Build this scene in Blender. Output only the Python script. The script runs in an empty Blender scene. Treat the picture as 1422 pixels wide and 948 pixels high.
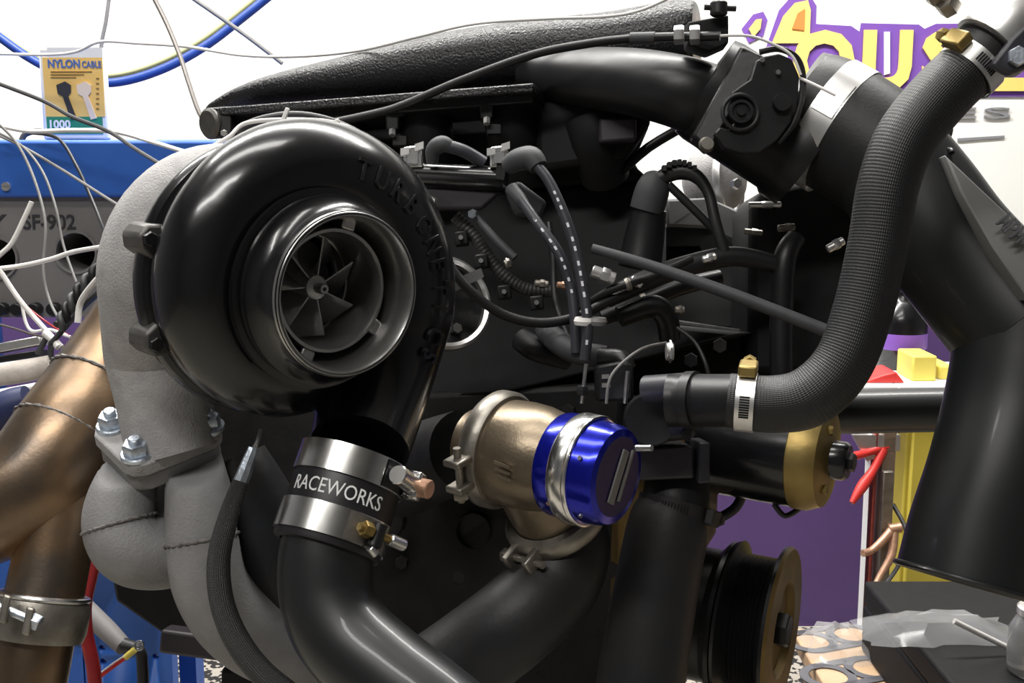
import bpy, math, random
from mathutils import Vector as V, Matrix
random.seed(7)
SC = bpy.context.scene
COL = SC.collection
# ------------------------------------------------------------------ camera
F, CX, CY = 1600.0, 711.0, 474.0
PITCH = math.radians(9.0)
CAM = V((0, 0, 1.35))
RT = V((1, 0, 0)); FW = V((0, math.cos(PITCH), -math.sin(PITCH))); UP = V((0, math.sin(PITCH), math.cos(PITCH)))
cd = bpy.data.cameras.new('camera'); cam = bpy.data.objects.new('camera', cd); COL.objects.link(cam)
cd.sensor_fit = 'HORIZONTAL'; cd.sensor_width = 36.0; cd.lens = 36.0 * F / 1422.0; cd.clip_start = 0.02
cam.location = CAM; cam.rotation_euler = (math.pi / 2 - PITCH, 0, 0)
SC.camera = cam
# ------------------------------------------------------------------ world, lamps, exposure
SC.view_settings.view_transform = 'Standard'; SC.view_settings.look = 'None'
SC.view_settings.gamma = 1.0; SC.view_settings.use_curve_mapping = False
SC.view_settings.exposure = 0.0
try:
    SC.cycles.use_denoising = True
    SC.cycles.max_bounces = 8
except Exception:
    pass
wd = bpy.data.worlds.new('world'); SC.world = wd; wd.use_nodes = True
wd.node_tree.nodes['Background'].inputs[0].default_value = (0.8, 0.85, 0.9, 1)
wd.node_tree.nodes['Background'].inputs[1].default_value = 0.05
def area(name, loc, target, sx, sy, power, col=(1, 0.98, 0.94)):
    l = bpy.data.lights.new(name, 'AREA'); l.shape = 'RECTANGLE'; l.size = sx; l.size_y = sy
    l.energy = power; l.color = col
    o = bpy.data.objects.new(name, l); COL.objects.link(o); o.location = loc
    o.rotation_euler = (V(target) - V(loc)).to_track_quat('-Z', 'Y').to_euler()
    return o
# fluorescent ceiling lamps of the workshop, all above or behind the frame, hanging straight down
area('ceiling_lamp_back_offscreen', (-0.2, 2.05, 3.02), (-0.2, 2.05, 0.0), 3.2, 0.28, 150)
area('ceiling_lamp_middle_offscreen', (-0.5, 0.75, 3.02), (-0.5, 0.75, 0.0), 1.6, 0.28, 22)
area('ceiling_lamp_front_offscreen', (-0.8, -0.55, 3.02), (-0.8, -0.55, 0.0), 1.6, 0.28, 45)

# ------------------------------------------------------------------ helpers
def P(x, y, d):
    return CAM + FW * d + RT * ((x - CX) / F * d) - UP * ((y - CY) / F * d)
def C3(r, u, t):                      # direction: right, up, toward the camera
    return RT * r + UP * u - FW * t
def on_plane_y(x, y, Y):
    k = FW + RT * ((x - CX) / F) - UP * ((y - CY) / F)
    return CAM + k * ((Y - CAM.y) / k.y)
def spline(ctrl, n=8):
    """Catmull-Rom through control rows (any tuple of floats)"""
    out = []; m = len(ctrl)
    for i in range(m - 1):
        p0 = ctrl[max(i - 1, 0)]; p1 = ctrl[i]; p2 = ctrl[i + 1]; p3 = ctrl[min(i + 2, m - 1)]
        for j in range(n):
            t = j / n; row = []
            for a, b, c, d in zip(p0, p1, p2, p3):
                row.append(0.5 * (2 * b + (c - a) * t + (2 * a - 5 * b + 4 * c - d) * t * t + (3 * b - a - 3 * c + d) * t ** 3))
            out.append(tuple(row))
    out.append(tuple(ctrl[-1]))
    return out
OFF = {}
class MB:
    def __init__(s): s.v = []; s.f = []; s.uv = {}
    def sweep(s, pts, rad, segs=24, caps=True, up=None, power=2.0, closed=False):
        pts = [V(p) for p in pts]; n = len(pts); b = len(s.v); L = 0
        tan = []
        for i in range(n):
            if closed: t = pts[(i + 1) % n] - pts[i - 1]
            else: t = pts[min(i + 1, n - 1)] - pts[max(i - 1, 0)]
            tan.append(t.normalized())
        nrm = None; us = []
        for i in range(n):
            t = tan[i]
            if up is not None:
                nrm = (V(up) - t * V(up).dot(t)).normalized()
            elif nrm is None:
                h = V((0, 0, 1)) if abs(t.z) < 0.85 else V((0, 1, 0))
                nrm = (h - t * h.dot(t)).normalized()
            else:
                nrm = (nrm - t * nrm.dot(t)).normalized()
            bn = t.cross(nrm)
            r = rad[i] if isinstance(rad, (list, tuple)) else rad
            ra, rb = r if isinstance(r, tuple) else (r, r)
            if i: L += (pts[i] - pts[i - 1]).length
            us.append(L)
            for k in range(segs):
                a = 2 * math.pi * k / segs; c, sn = math.cos(a), math.sin(a)
                e = 2.0 / power
                c2 = math.copysign(abs(c) ** e, c); s2 = math.copysign(abs(sn) ** e, sn)
                s.v.append(pts[i] + nrm * (c2 * ra) + bn * (s2 * rb))
        rng = n if closed else n - 1
        for i in range(rng):
            j = (i + 1) % n
            for k in range(segs):
                k2 = (k + 1) % segs
                s.f.append((b + i * segs + k, b + i * segs + k2, b + j * segs + k2, b + j * segs + k))
                s.uv[len(s.f) - 1] = ((us[i], k / segs), (us[i], (k + 1) / segs), (us[j], (k + 1) / segs), (us[j], k / segs))
        if caps and not closed:
            s.f.append(tuple(b + k for k in reversed(range(segs))))
            s.f.append(tuple(b + (n - 1) * segs + k for k in range(segs)))
        return s
    def tube(s, ctrl, segs=24, n=8, caps=True, up=None, power=2.0):
        """ctrl rows: px, py, depth, radius in px (or two radii: along up, sideways)"""
        rows = spline(ctrl, n) if n > 1 else ctrl
        pts = [P(*r[:3]) for r in rows]
        if len(rows[0]) == 5:
            rad = [(r[3] * r[2] / F, r[4] * r[2] / F) for r in rows]
        else:
            rad = [r[3] * r[2] / F for r in rows]
        return s.sweep(pts, rad, segs, caps, up, power)
    def lathe(s, prof, o, ax, segs=40, ref=None, caps=False, arc=None):
        """prof rows: radius, height along axis"""
        o = V(o); ax = V(ax).normalized()
        h = V(ref) if ref is not None else (V((0, 0, 1)) if abs(ax.z) < 0.85 else V((0, 1, 0)))
        e1 = (h - ax * h.dot(ax)).normalized(); e2 = ax.cross(e1)
        b = len(s.v); m = len(prof)
        a0, a1 = arc if arc else (0, 2 * math.pi)
        nn = segs + 1 if arc else segs
        for k in range(nn):
            a = a0 + (a1 - a0) * k / segs
            d = e1 * math.cos(a) + e2 * math.sin(a)
            for r, z in prof: s.v.append(o + d * r + ax * z)
        for k in range(segs):
            k2 = (k + 1) % nn
            for i in range(m - 1):
                s.f.append((b + k * m + i, b + k2 * m + i, b + k2 * m + i + 1, b + k * m + i + 1))
                s.uv[len(s.f) - 1] = ((i / m, k / segs), (i / m, (k + 1) / segs), ((i + 1) / m, (k + 1) / segs), ((i + 1) / m, k / segs))
        if caps and not arc:
            s.f.append(tuple(b + k * m for k in range(segs)))
            s.f.append(tuple(b + k * m + m - 1 for k in reversed(range(segs))))
        return s
    def cyl(s, p0, p1, r, segs=24, ch=0.0, r2=None):
        p0, p1 = V(p0), V(p1); L = (p1 - p0).length; r2 = r if r2 is None else r2
        c = ch
        pr = [(max(r - c, 1e-5), 0), (r, c), (r2, L - c), (max(r2 - c, 1e-5), L)] if c else [(r, 0), (r2, L)]
        return s.lathe(pr, p0, p1 - p0, segs, caps=True)
    def hexa(s, o, ax, r, h):
        return s.lathe([(r * 0.93, 0), (r, h * 0.12), (r, h * 0.85), (r * 0.9, h)], o, ax, 6, caps=True)
    def box(s, c, ax, ay, az, sx, sy, sz):
        c = V(c); ax = V(ax).normalized() * sx / 2; ay = V(ay).normalized() * sy / 2; az = V(az).normalized() * sz / 2
        b = len(s.v)
        for i in (-1, 1):
            for j in (-1, 1):
                for k in (-1, 1): s.v.append(c + ax * i + ay * j + az * k)
        for q in ((0, 1, 3, 2), (4, 6, 7, 5), (0, 4, 5, 1), (2, 3, 7, 6), (0, 2, 6, 4), (1, 5, 7, 3)):
            s.f.append(tuple(b + i for i in q))
        return s
    def wbox(s, x0, x1, y0, y1, z0, z1):
        return s.box(((x0 + x1) / 2, (y0 + y1) / 2, (z0 + z1) / 2), (1, 0, 0), (0, 1, 0), (0, 0, 1), x1 - x0, y1 - y0, z1 - z0)
    def prism(s, poly, vec):
        poly = [V(p) for p in poly]; n = len(poly); b = len(s.v); vec = V(vec)
        s.v += poly + [p + vec for p in poly]
        s.f.append(tuple(b + i for i in range(n))); s.f.append(tuple(b + n + i for i in reversed(range(n))))
        for i in range(n):
            j = (i + 1) % n
            s.f.append((b + j, b + i, b + n + i, b + n + j))
        return s
    def slab(s, rows, thick, vec=None):
        """outline given as px, py, depth; real thickness in metres away from the viewer side"""
        return s.prism([P(*r) for r in rows], (FW * thick) if vec is None else vec)
    def ball(s, o, r, ax=None, squash=1.0, segs=24, rings=14):
        pr = []
        for i in range(rings + 1):
            a = math.pi * i / rings
            pr.append((max(1e-5, r * math.sin(a)), -r * squash * math.cos(a)))
        return s.lathe(pr, o, ax if ax is not None else (0, 0, 1), segs)
    def torus(s, o, ax, R, r, segs=40, ts=10, flat=1.0):
        pr = [(R + r * math.cos(2 * math.pi * i / ts), flat * r * math.sin(2 * math.pi * i / ts)) for i in range(ts + 1)]
        return s.lathe(pr, o, ax, segs)
    def text(s, body, fn, extrude=0.05, offset=0.0, bold=0.0):
        vs, fs = glyphs(body, extrude, offset)
        b = len(s.v)
        s.v += [V(fn(*p)) for p in vs]
        s.f += [tuple(b + i for i in f) for f in fs]
        return s
    def build(s, name, mat, parent=None, label=None, cat=None, group=None, kind=None, smooth=40, bevel=0.0):
        if parent is not None: off = OFF[parent.name]
        else:
            xs = [p.x for p in s.v]; ys = [p.y for p in s.v]; zs = [p.z for p in s.v]
            off = V(((min(xs) + max(xs)) / 2, (min(ys) + max(ys)) / 2, min(zs)))
        me = bpy.data.meshes.new(name)
        me.from_pydata([tuple(p - off) for p in s.v], [], s.f)
        uvl = me.uv_layers.new(name='uv')
        for i, p in enumerate(me.polygons):
            q = s.uv.get(i)
            if q:
                for li, c in zip(p.loop_indices, q): uvl.data[li].uv = c
        import bmesh
        bm = bmesh.new(); bm.from_mesh(me); bmesh.ops.recalc_face_normals(bm, faces=bm.faces[:]); bm.to_mesh(me); bm.free()
        me.materials.append(M[mat])
        if smooth:
            me.polygons.foreach_set('use_smooth', [True] * len(me.polygons))
            me.set_sharp_from_angle(angle=math.radians(smooth))
        o = bpy.data.objects.new(name, me); COL.objects.link(o)
        if parent is not None:
            o.parent = parent; OFF[o.name] = off
        else:
            o.location = off; OFF[o.name] = off
        if bevel:
            m = o.modifiers.new('edge', 'BEVEL'); m.width = bevel; m.segments = 2; m.limit_method = 'ANGLE'
        if label: o['label'] = label
        if cat: o['category'] = cat
        if group: o['group'] = group
        if kind: o['kind'] = kind
        return o
def glyphs(body, extrude, offset):
    cu = bpy.data.curves.new('glyph', 'FONT'); cu.body = body; cu.extrude = extrude; cu.offset = offset; cu.size = 1.0
    cu.resolution_u = 3
    ob = bpy.data.objects.new('glyph', cu); COL.objects.link(ob)
    dg = bpy.context.evaluated_depsgraph_get(); me = bpy.data.meshes.new_from_object(ob.evaluated_get(dg))
    vs = [tuple(v.co) for v in me.vertices]; fs = [tuple(p.vertices) for p in me.polygons]
    bpy.data.objects.remove(ob); bpy.data.curves.remove(cu); bpy.data.meshes.remove(me)
    return vs, fs
def text_in_rect(mb, body, o, ux, uy, w, h, depth, offset=0.0):
    """fill rectangle (corner o, unit axes ux, uy, size w x h) with the word"""
    vs, fs = glyphs(body, 0.5, offset); b0, _ = glyphs(body, 0.5, 0.0)
    x0 = min(v[0] for v in b0); x1 = max(v[0] for v in b0); y0 = min(v[1] for v in b0); y1 = max(v[1] for v in b0)
    o = V(o); ux = V(ux).normalized(); uy = V(uy).normalized(); n = ux.cross(uy); b = len(mb.v)
    for x, y, z in vs:
        mb.v.append(o + ux * ((x - x0) / (x1 - x0) * w) + uy * ((y - y0) / (y1 - y0) * h) + n * (z * depth))
    mb.f += [tuple(b + i for i in f) for f in fs]
    return mb
def cut(o, cutters):
    """cut real holes into a built mesh with throw-away solids"""
    tmp = []
    for mb in cutters:
        c = mb.build('cutter', 'black_matt'); tmp.append(c)
        m = o.modifiers.new('hole', 'BOOLEAN'); m.operation = 'DIFFERENCE'; m.object = c; m.solver = 'EXACT'
    bpy.context.view_layer.update()
    me = bpy.data.meshes.new_from_object(o.evaluated_get(bpy.context.evaluated_depsgraph_get()))
    o.modifiers.clear(); old = o.data; me.name = old.name; o.data = me; bpy.data.meshes.remove(old)
    keep = o.data.materials[0]; o.data.materials.clear(); o.data.materials.append(keep)
    for p in o.data.polygons: p.material_index = 0
    for c in tmp:
        d = c.data; bpy.data.objects.remove(c); bpy.data.meshes.remove(d)
    return o
def thing(name, label, cat, loc, group=None, kind=None):
    o = bpy.data.objects.new(name, None); COL.objects.link(o); o.location = loc; o.empty_display_size = 0.05
    OFF[o.name] = V(loc)
    o['label'] = label; o['category'] = cat
    if group: o['group'] = group
    if kind: o['kind'] = kind
    return o

# ------------------------------------------------------------------ materials
M = {}
def mat(name, col, rough=0.5, metal=0.0, var=0.0, vs=30.0, bump=0.0, bs=200.0, col2=None, coat=0.0, rvar=0.0, spec=0.5, emit=0.0, trans=0.0, alpha=1.0):
    m = bpy.data.materials.new(name); m.use_nodes = True; nt = m.node_tree; N = nt.nodes; L = nt.links
    b = N['Principled BSDF']
    b.inputs['Base Color'].default_value = (*col, 1); b.inputs['Roughness'].default_value = rough; b.inputs['Metallic'].default_value = metal
    b.inputs['Specular IOR Level'].default_value = spec
    if coat: b.inputs['Coat Weight'].default_value = coat; b.inputs['Coat Roughness'].default_value = 0.08
    if trans: b.inputs['Transmission Weight'].default_value = trans
    if alpha < 1: b.inputs['Alpha'].default_value = alpha
    if emit: b.inputs['Emission Color'].default_value = (*col, 1); b.inputs['Emission Strength'].default_value = emit
    tc = N.new('ShaderNodeTexCoord')
    if var or col2 or rvar:
        no = N.new('ShaderNodeTexNoise'); no.inputs['Scale'].default_value = vs; no.inputs['Detail'].default_value = 5
        L.new(tc.outputs['Object'], no.inputs['Vector'])
        rp = N.new('ShaderNodeValToRGB'); rp.color_ramp.elements[0].position = 0.35; rp.color_ramp.elements[1].position = 0.68
        c2 = col2 if col2 else tuple(min(1, c * (1 + var)) for c in col)
        c1 = col if col2 else tuple(c * (1 - var) for c in col)
        rp.color_ramp.elements[0].color = (*c1, 1); rp.color_ramp.elements[1].color = (*c2, 1)
        L.new(no.outputs['Fac'], rp.inputs['Fac'])
        if var or col2: L.new(rp.outputs['Color'], b.inputs['Base Color'])
        if rvar:
            mr = N.new('ShaderNodeMapRange'); mr.inputs['To Min'].default_value = max(0.02, rough - rvar); mr.inputs['To Max'].default_value = min(1, rough + rvar)
            L.new(no.outputs['Fac'], mr.inputs['Value']); L.new(mr.outputs['Result'], b.inputs['Roughness'])
    if bump:
        n2 = N.new('ShaderNodeTexNoise'); n2.inputs['Scale'].default_value = bs; n2.inputs['Detail'].default_value = 3
        L.new(tc.outputs['Object'], n2.inputs['Vector'])
        bp = N.new('ShaderNodeBump'); bp.inputs['Strength'].default_value = bump; bp.inputs['Distance'].default_value = 0.002
        L.new(n2.outputs['Fac'], bp.inputs['Height']); L.new(bp.outputs['Normal'], b.inputs['Normal'])
    M[name] = m
    return m
mat('white_paint', (0.90, 0.90, 0.87), 0.6, var=0.015, vs=3, bump=0.05, bs=60)
mat('purple_paint', (0.088, 0.047, 0.165), 0.55, var=0.05, vs=4, bump=0.05, bs=60)
mat('grey_paint', (0.12, 0.12, 0.125), 0.7, var=0.05, vs=3)
mat('ceiling_paint', (0.35, 0.35, 0.34), 0.8, var=0.03, vs=3)
mat('lamp_diffuser', (0.9, 0.88, 0.85), 0.5)
mat('black_gloss', (0.005, 0.005, 0.006), 0.24, rvar=0.05, vs=25, bump=0.06, bs=90, coat=0.25)
mat('black_letter', (0.007, 0.007, 0.008), 0.34, rvar=0.05, vs=25, coat=0.1)
mat('black_crinkle', (0.014, 0.014, 0.016), 0.28, bump=0.8, bs=380, rvar=0.06, vs=40)
mat('black_satin', (0.009, 0.009, 0.010), 0.40, spec=0.4, rvar=0.08, vs=40, bump=0.05, bs=150)
mat('black_pipe', (0.010, 0.011, 0.012), 0.41, metal=0.0, rvar=0.05, vs=12, bump=0.05, bs=30, coat=0.15)
mat('black_matt', (0.007, 0.007, 0.008), 0.62, var=0.2, vs=40, spec=0.25)
mat('grime_black', (0.006, 0.006, 0.007), 0.55, col2=(0.013, 0.012, 0.012), vs=25, bump=0.3, bs=120, spec=0.3)
mat('plum_black', (0.025, 0.020, 0.026), 0.5, var=0.15, vs=30)
mat('rubber', (0.010, 0.010, 0.011), 0.5, spec=0.35, var=0.12, vs=60, bump=0.1, bs=300)
mat('rubber_grey', (0.042, 0.044, 0.048), 0.6, var=0.1, vs=60, bump=0.1, bs=300)
mat('silicone', (0.014, 0.013, 0.015), 0.42, rvar=0.05, vs=60)
mat('cast_grey', (0.36, 0.35, 0.345), 0.75, col2=(0.29, 0.28, 0.28), vs=60, bump=0.5, bs=520)
mat('steam_pipe', (0.25, 0.245, 0.245), 0.62, col2=(0.19, 0.185, 0.187), vs=25, bump=0.35, bs=420)
mat('weld', (0.09, 0.085, 0.085), 0.55, col2=(0.2, 0.18, 0.17), vs=180, bump=1.0, bs=260)
mat('dark_steel', (0.014, 0.016, 0.020), 0.5, 0.1, spec=0.35, col2=(0.026, 0.022, 0.020), vs=14, bump=0.15, bs=150)
mat('bronze_cast', (0.185, 0.148, 0.105), 0.36, 0.75, col2=(0.24, 0.19, 0.13), vs=18, bump=0.12, bs=300)
mat('clamp_steel', (0.34, 0.315, 0.28), 0.42, 0.85, col2=(0.23, 0.21, 0.18), vs=50, bump=0.1, bs=200)
mat('dark_lug', (0.10, 0.095, 0.09), 0.45, 0.5, var=0.15, vs=60)
mat('gusset_grey', (0.15, 0.15, 0.145), 0.5, var=0.08, vs=20)
mat('cover_grey', (0.055, 0.055, 0.056), 0.55, var=0.1, vs=12)
mat('pale_tie', (0.80, 0.66, 0.52), 0.5)
mat('tan_cable', (0.085, 0.07, 0.06), 0.5, var=0.1, vs=60)
mat('chrome', (0.88, 0.87, 0.85), 0.22, 1.0, rvar=0.05, vs=50)
mat('steel', (0.62, 0.62, 0.62), 0.28, 1.0, var=0.12, vs=60)
mat('zinc', (0.58, 0.64, 0.72), 0.38, 0.9, var=0.2, vs=120, bump=0.2, bs=300)
mat('aluminium', (0.78, 0.77, 0.76), 0.34, 0.9, var=0.08, vs=50)
mat('machined', (0.46, 0.455, 0.45), 0.30, 0.95, var=0.08, vs=60)
mat('wheel_metal', (0.42, 0.42, 0.425), 0.42, 0.7, var=0.08, vs=90)
mat('blue_anodised', (0.012, 0.018, 0.42), 0.20, 0.75, rvar=0.04, vs=60, coat=0.2)
mat('cap_face', (0.035, 0.025, 0.10), 0.35, 0.5, rvar=0.06, vs=60)
mat('blue_paint', (0.020, 0.105, 0.45), 0.45, col2=(0.028, 0.125, 0.50), vs=5, bump=0.05, bs=10)
mat('console_grey', (0.20, 0.19, 0.185), 0.6, col2=(0.16, 0.15, 0.15), vs=6)
mat('white_cable', (0.72, 0.70, 0.68), 0.5, var=0.05, vs=60)
mat('grey_cable', (0.18, 0.175, 0.17), 0.5, var=0.08, vs=60)
mat('dark_cable', (0.05, 0.05, 0.052), 0.5, var=0.1, vs=60)
mat('black_cable', (0.016, 0.016, 0.017), 0.45, var=0.1, vs=60)
mat('blue_hose', (0.016, 0.055, 0.27), 0.4, var=0.08, vs=30)
mat('pale_yellow_hose', (0.50, 0.50, 0.24), 0.5, var=0.05, vs=40)
mat('red_rubber', (0.34, 0.018, 0.022), 0.45, var=0.1, vs=40)
mat('red_plastic', (0.62, 0.035, 0.03), 0.4, var=0.06, vs=30)
mat('red_dull', (0.28, 0.05, 0.035), 0.5, var=0.2, vs=60)
mat('yellow_paint', (0.62, 0.50, 0.07), 0.5, var=0.05, vs=8)
mat('yellow_box', (0.80, 0.66, 0.13), 0.5, var=0.03, vs=20)
mat('gold_passivate', (0.34, 0.25, 0.09), 0.42, 0.8, col2=(0.26, 0.18, 0.06), vs=30, bump=0.15, bs=100)
mat('brass_dark', (0.17, 0.11, 0.035), 0.5, 0.6, var=0.2, vs=25)
mat('copper', (0.56, 0.33, 0.22), 0.45, 0.6, var=0.15, vs=90)
mat('wood', (0.52, 0.34, 0.20), 0.6, col2=(0.62, 0.43, 0.27), vs=14)
mat('brown', (0.17, 0.12, 0.085), 0.6, col2=(0.24, 0.17, 0.12), vs=20)
mat('gasket_grey', (0.11, 0.11, 0.125), 0.5, var=0.1, vs=30)
mat('heat_wrap', (0.58, 0.53, 0.48), 0.85, col2=(0.45, 0.40, 0.36), vs=35, bump=0.4, bs=180)
mat('card_orange', (0.90, 0.58, 0.17), 0.5, var=0.03, vs=20)
mat('print_blue', (0.08, 0.16, 0.45), 0.5)
mat('print_green', (0.02, 0.25, 0.14), 0.5)
mat('print_white', (0.85, 0.85, 0.85), 0.5)
mat('print_black', (0.03, 0.03, 0.035), 0.5)
mat('print_brown', (0.30, 0.18, 0.05), 0.5)
mat('sign_yellow', (0.95, 0.70, 0.20), 0.5, var=0.03, vs=12)
mat('sign_orange', (0.90, 0.25, 0.06), 0.5)
mat('sign_purple', (0.19, 0.08, 0.42), 0.5, var=0.03, vs=12)
mat('sign_grey', (0.25, 0.25, 0.27), 0.5)
mat('lead_print', (0.62, 0.62, 0.66), 0.5)
mat('clear_plastic', (0.93, 0.94, 0.95), 0.12, trans=0.85, spec=0.6)
mat('film', (0.85, 0.86, 0.88), 0.15, spec=0.8, alpha=0.22)
mat('pale_label', (0.55, 0.45, 0.65), 0.5)
mat('shrink_grey', (0.028, 0.028, 0.036), 0.45, var=0.1, vs=60)
mat('navy_rubber', (0.012, 0.02, 0.08), 0.5)
# terrazzo floor: dark chips in a pale matrix
m = mat('terrazzo', (0.5, 0.48, 0.42), 0.5); nt = m.node_tree; N = nt.nodes; L = nt.links
tc = N.new('ShaderNodeTexCoord'); vo = N.new('ShaderNodeTexVoronoi'); vo.inputs['Scale'].default_value = 85
L.new(tc.outputs['Object'], vo.inputs['Vector']); rp = N.new('ShaderNodeValToRGB'); rp.color_ramp.interpolation = 'CONSTANT'
rp.color_ramp.elements[0].color = (0.05, 0.05, 0.045, 1); rp.color_ramp.elements[1].position = 0.42; rp.color_ramp.elements[1].color = (0.62, 0.57, 0.48, 1)
sx = N.new('ShaderNodeSeparateColor'); L.new(vo.outputs['Color'], sx.inputs['Color'])
L.new(sx.outputs[0], rp.inputs['Fac']); L.new(rp.outputs['Color'], N['Principled BSDF'].inputs['Base Color'])
# braided sheath: fine crossing threads along the hose
def braid(name, base, hi, fu, fv, rough=0.5, strength=0.8, mix=0.5):
    m = mat(name, base, rough); nt = m.node_tree; N = nt.nodes; L = nt.links; b = N['Principled BSDF']
    tc = N.new('ShaderNodeTexCoord'); sp = N.new('ShaderNodeSeparateXYZ'); L.new(tc.outputs['UV'], sp.inputs[0])
    def mth(op, a, c):
        n = N.new('ShaderNodeMath'); n.operation = op
        for i, q in enumerate((a, c)):
            if q is None: continue
            if isinstance(q, (int, float)): n.inputs[i].default_value = q
            else: L.new(q, n.inputs[i])
        return n.outputs[0]
    u = mth('MULTIPLY', sp.outputs[0], fu); v = mth('MULTIPLY', sp.outputs[1], fv)
    a = mth('SINE', mth('ADD', u, v), None); c = mth('SINE', mth('SUBTRACT', u, v), None)
    h = mth('ADD', mth('MULTIPLY', mth('MULTIPLY', a, c), 0.5), 0.5)
    bp = N.new('ShaderNodeBump'); bp.inputs['Strength'].default_value = strength; bp.inputs['Distance'].default_value = 0.001
    L.new(h, bp.inputs['Height']); L.new(bp.outputs['Normal'], b.inputs['Normal'])
    mx = N.new('ShaderNodeMix'); mx.data_type = 'RGBA'; mx.inputs[6].default_value = (*base, 1); mx.inputs[7].default_value = (*hi, 1)
    L.new(mth('MULTIPLY', h, mix), mx.inputs[0]); L.new(mx.outputs[2], b.inputs['Base Color'])
braid('braided_hose', (0.012, 0.012, 0.013), (0.08, 0.08, 0.082), 2400, 2 * math.pi * 18, 0.45)
braid('coolant_hose', (0.007, 0.007, 0.008), (0.016, 0.016, 0.018), 1100, 2 * math.pi * 44, 0.46, 0.35, 0.4)
braid('corrugated', (0.03, 0.03, 0.03), (0.07, 0.07, 0.07), 700, 0, 0.5, 1.0)
# heat tinted stainless: straw, brown and blue bands
m = mat('heat_tint', (0.4, 0.27, 0.16), 0.34, 0.9); nt = m.node_tree; N = nt.nodes; L = nt.links; b = N['Principled BSDF']
tc = N.new('ShaderNodeTexCoord'); no = N.new('ShaderNodeTexNoise'); no.inputs['Scale'].default_value = 9; no.inputs['Detail'].default_value = 6
L.new(tc.outputs['Object'], no.inputs['Vector']); rp = N.new('ShaderNodeValToRGB')
cr = rp.color_ramp; cr.elements[0].position = 0.30; cr.elements[0].color = (0.12, 0.10, 0.085, 1); cr.elements[1].position = 0.75; cr.elements[1].color = (0.25, 0.19, 0.145, 1)
e = cr.elements.new(0.5); e.color = (0.30, 0.20, 0.12, 1); e = cr.elements.new(0.62); e.color = (0.17, 0.14, 0.115, 1)
L.new(no.outputs['Fac'], rp.inputs['Fac']); L.new(rp.outputs['Color'], b.inputs['Base Color'])
n2 = N.new('ShaderNodeTexNoise'); n2.inputs['Scale'].default_value = 260; L.new(tc.outputs['Object'], n2.inputs['Vector'])
bp = N.new('ShaderNodeBump'); bp.inputs['Strength'].default_value = 0.12; bp.inputs['Distance'].default_value = 0.001; L.new(n2.outputs['Fac'], bp.inputs['Height']); L.new(bp.outputs['Normal'], b.inputs['Normal'])

# ------------------------------------------------------------------ the room
WY = 3.2; ZS = 1.13
wb = MB().wbox(-3.2, 3.2, WY, WY + 0.12, ZS, 3.2).build('wall_back', 'white_paint', kind='structure', smooth=0)
MB().wbox(-3.2, 3.2, WY, WY + 0.12, 0, ZS).build('painted_dado', 'purple_paint', wb, smooth=0)
MB().wbox(-3.2, -3.08, -2.4, WY, 0, 3.2).build('wall_left', 'grey_paint', kind='structure', smooth=0)
MB().wbox(3.08, 3.2, -2.4, WY, 0, 3.2).build('wall_right', 'grey_paint', kind='structure', smooth=0)
MB().wbox(-3.2, 3.2, -2.52, -2.4, 0, 3.2).build('wall_front', 'grey_paint', kind='structure', smooth=0)
MB().wbox(-3.2, 3.2, -2.52, WY + 0.12, -0.1, 0).build('floor', 'terrazzo', kind='structure', smooth=0)
MB().wbox(-3.2, 3.2, -2.52, WY + 0.12, 3.2, 3.3).build('ceiling', 'ceiling_paint', kind='structure', smooth=0)
def batten(x, y, w, lab):
    t = thing('ceiling_lamp', lab, 'lamp', (x, y, 3.05))
    MB().wbox(x - w / 2, x + w / 2, y - 0.16, y + 0.16, 3.10, 3.2).build('housing', 'white_paint', t, smooth=0)
    MB().wbox(x - w / 2 + 0.02, x + w / 2 - 0.02, y - 0.14, y + 0.14, 3.05, 3.10).build('diffuser', 'lamp_diffuser', t, smooth=0)
batten(-0.2, 2.05, 3.2, 'long fluorescent batten on the ceiling near the signed wall')
batten(-0.5, 0.75, 1.6, 'short fluorescent batten on the ceiling above the engine')
# wall sign: purple-edged yellow lettering
sg = thing('wall_sign', 'yellow lettering with purple outline across the white wall', 'sign', on_plane_y(1250, 130, WY - 0.012))
def glyph_on_wall(ch, x0, x1, y0, y1, matn, name, offset=0.0, lift=0.004):
    a = on_plane_y(x0, y1, WY - lift); bq = on_plane_y(x1, y0, WY - lift)
    mb = MB(); text_in_rect(mb, ch, a, (1, 0, 0), (0, 0, 1), bq.x - a.x, bq.z - a.z, 0.006, offset)
    return mb.build(name, matn, sg, smooth=0)
for ch, x0, x1 in (('O', 1104, 1184), ('U', 1200, 1264), ('S', 1284, 1342), ('E', 1362, 1424)):
    glyph_on_wall(ch, x0, x1, 46, 122, 'sign_yellow', 'letter', 0.04, 0.012)
def wall_poly(pts, matn, name, lift):
    MB().prism([on_plane_y(x, y, WY - lift) for x, y in pts], (0, 0.004, 0)).build(name, matn, sg, smooth=0)
wall_poly([(1098, 134), (1094, 70), (1104, 42), (1130, 33), (1182, 36), (1194, 44), (1196, 32), (1276, 34), (1284, 40), (1300, 33), (1430, 32), (1430, 134), (1270, 134), (1258, 138), (1200, 138), (1180, 134)], 'sign_purple', 'letter_outline', 0.006)
wall_poly([(1228, 44), (1236, 44), (1236, 102), (1228, 104)], 'white_paint', 'counter', 0.011)
tall = [(1072, 60), (1088, 22), (1104, 4), (1122, 0), (1126, 14), (1124, 60)]
wall_poly([(1064, 66), (1082, 14), (1100, -6), (1124, -8), (1134, 8), (1132, 66)], 'sign_purple', 'letter_outline', 0.005)
wall_poly(tall, 'sign_yellow', 'letter', 0.012)
wall_poly([(1100, 40), (1108, 18), (1118, 12), (1117, 42)], 'sign_orange', 'letter', 0.016)
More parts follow.
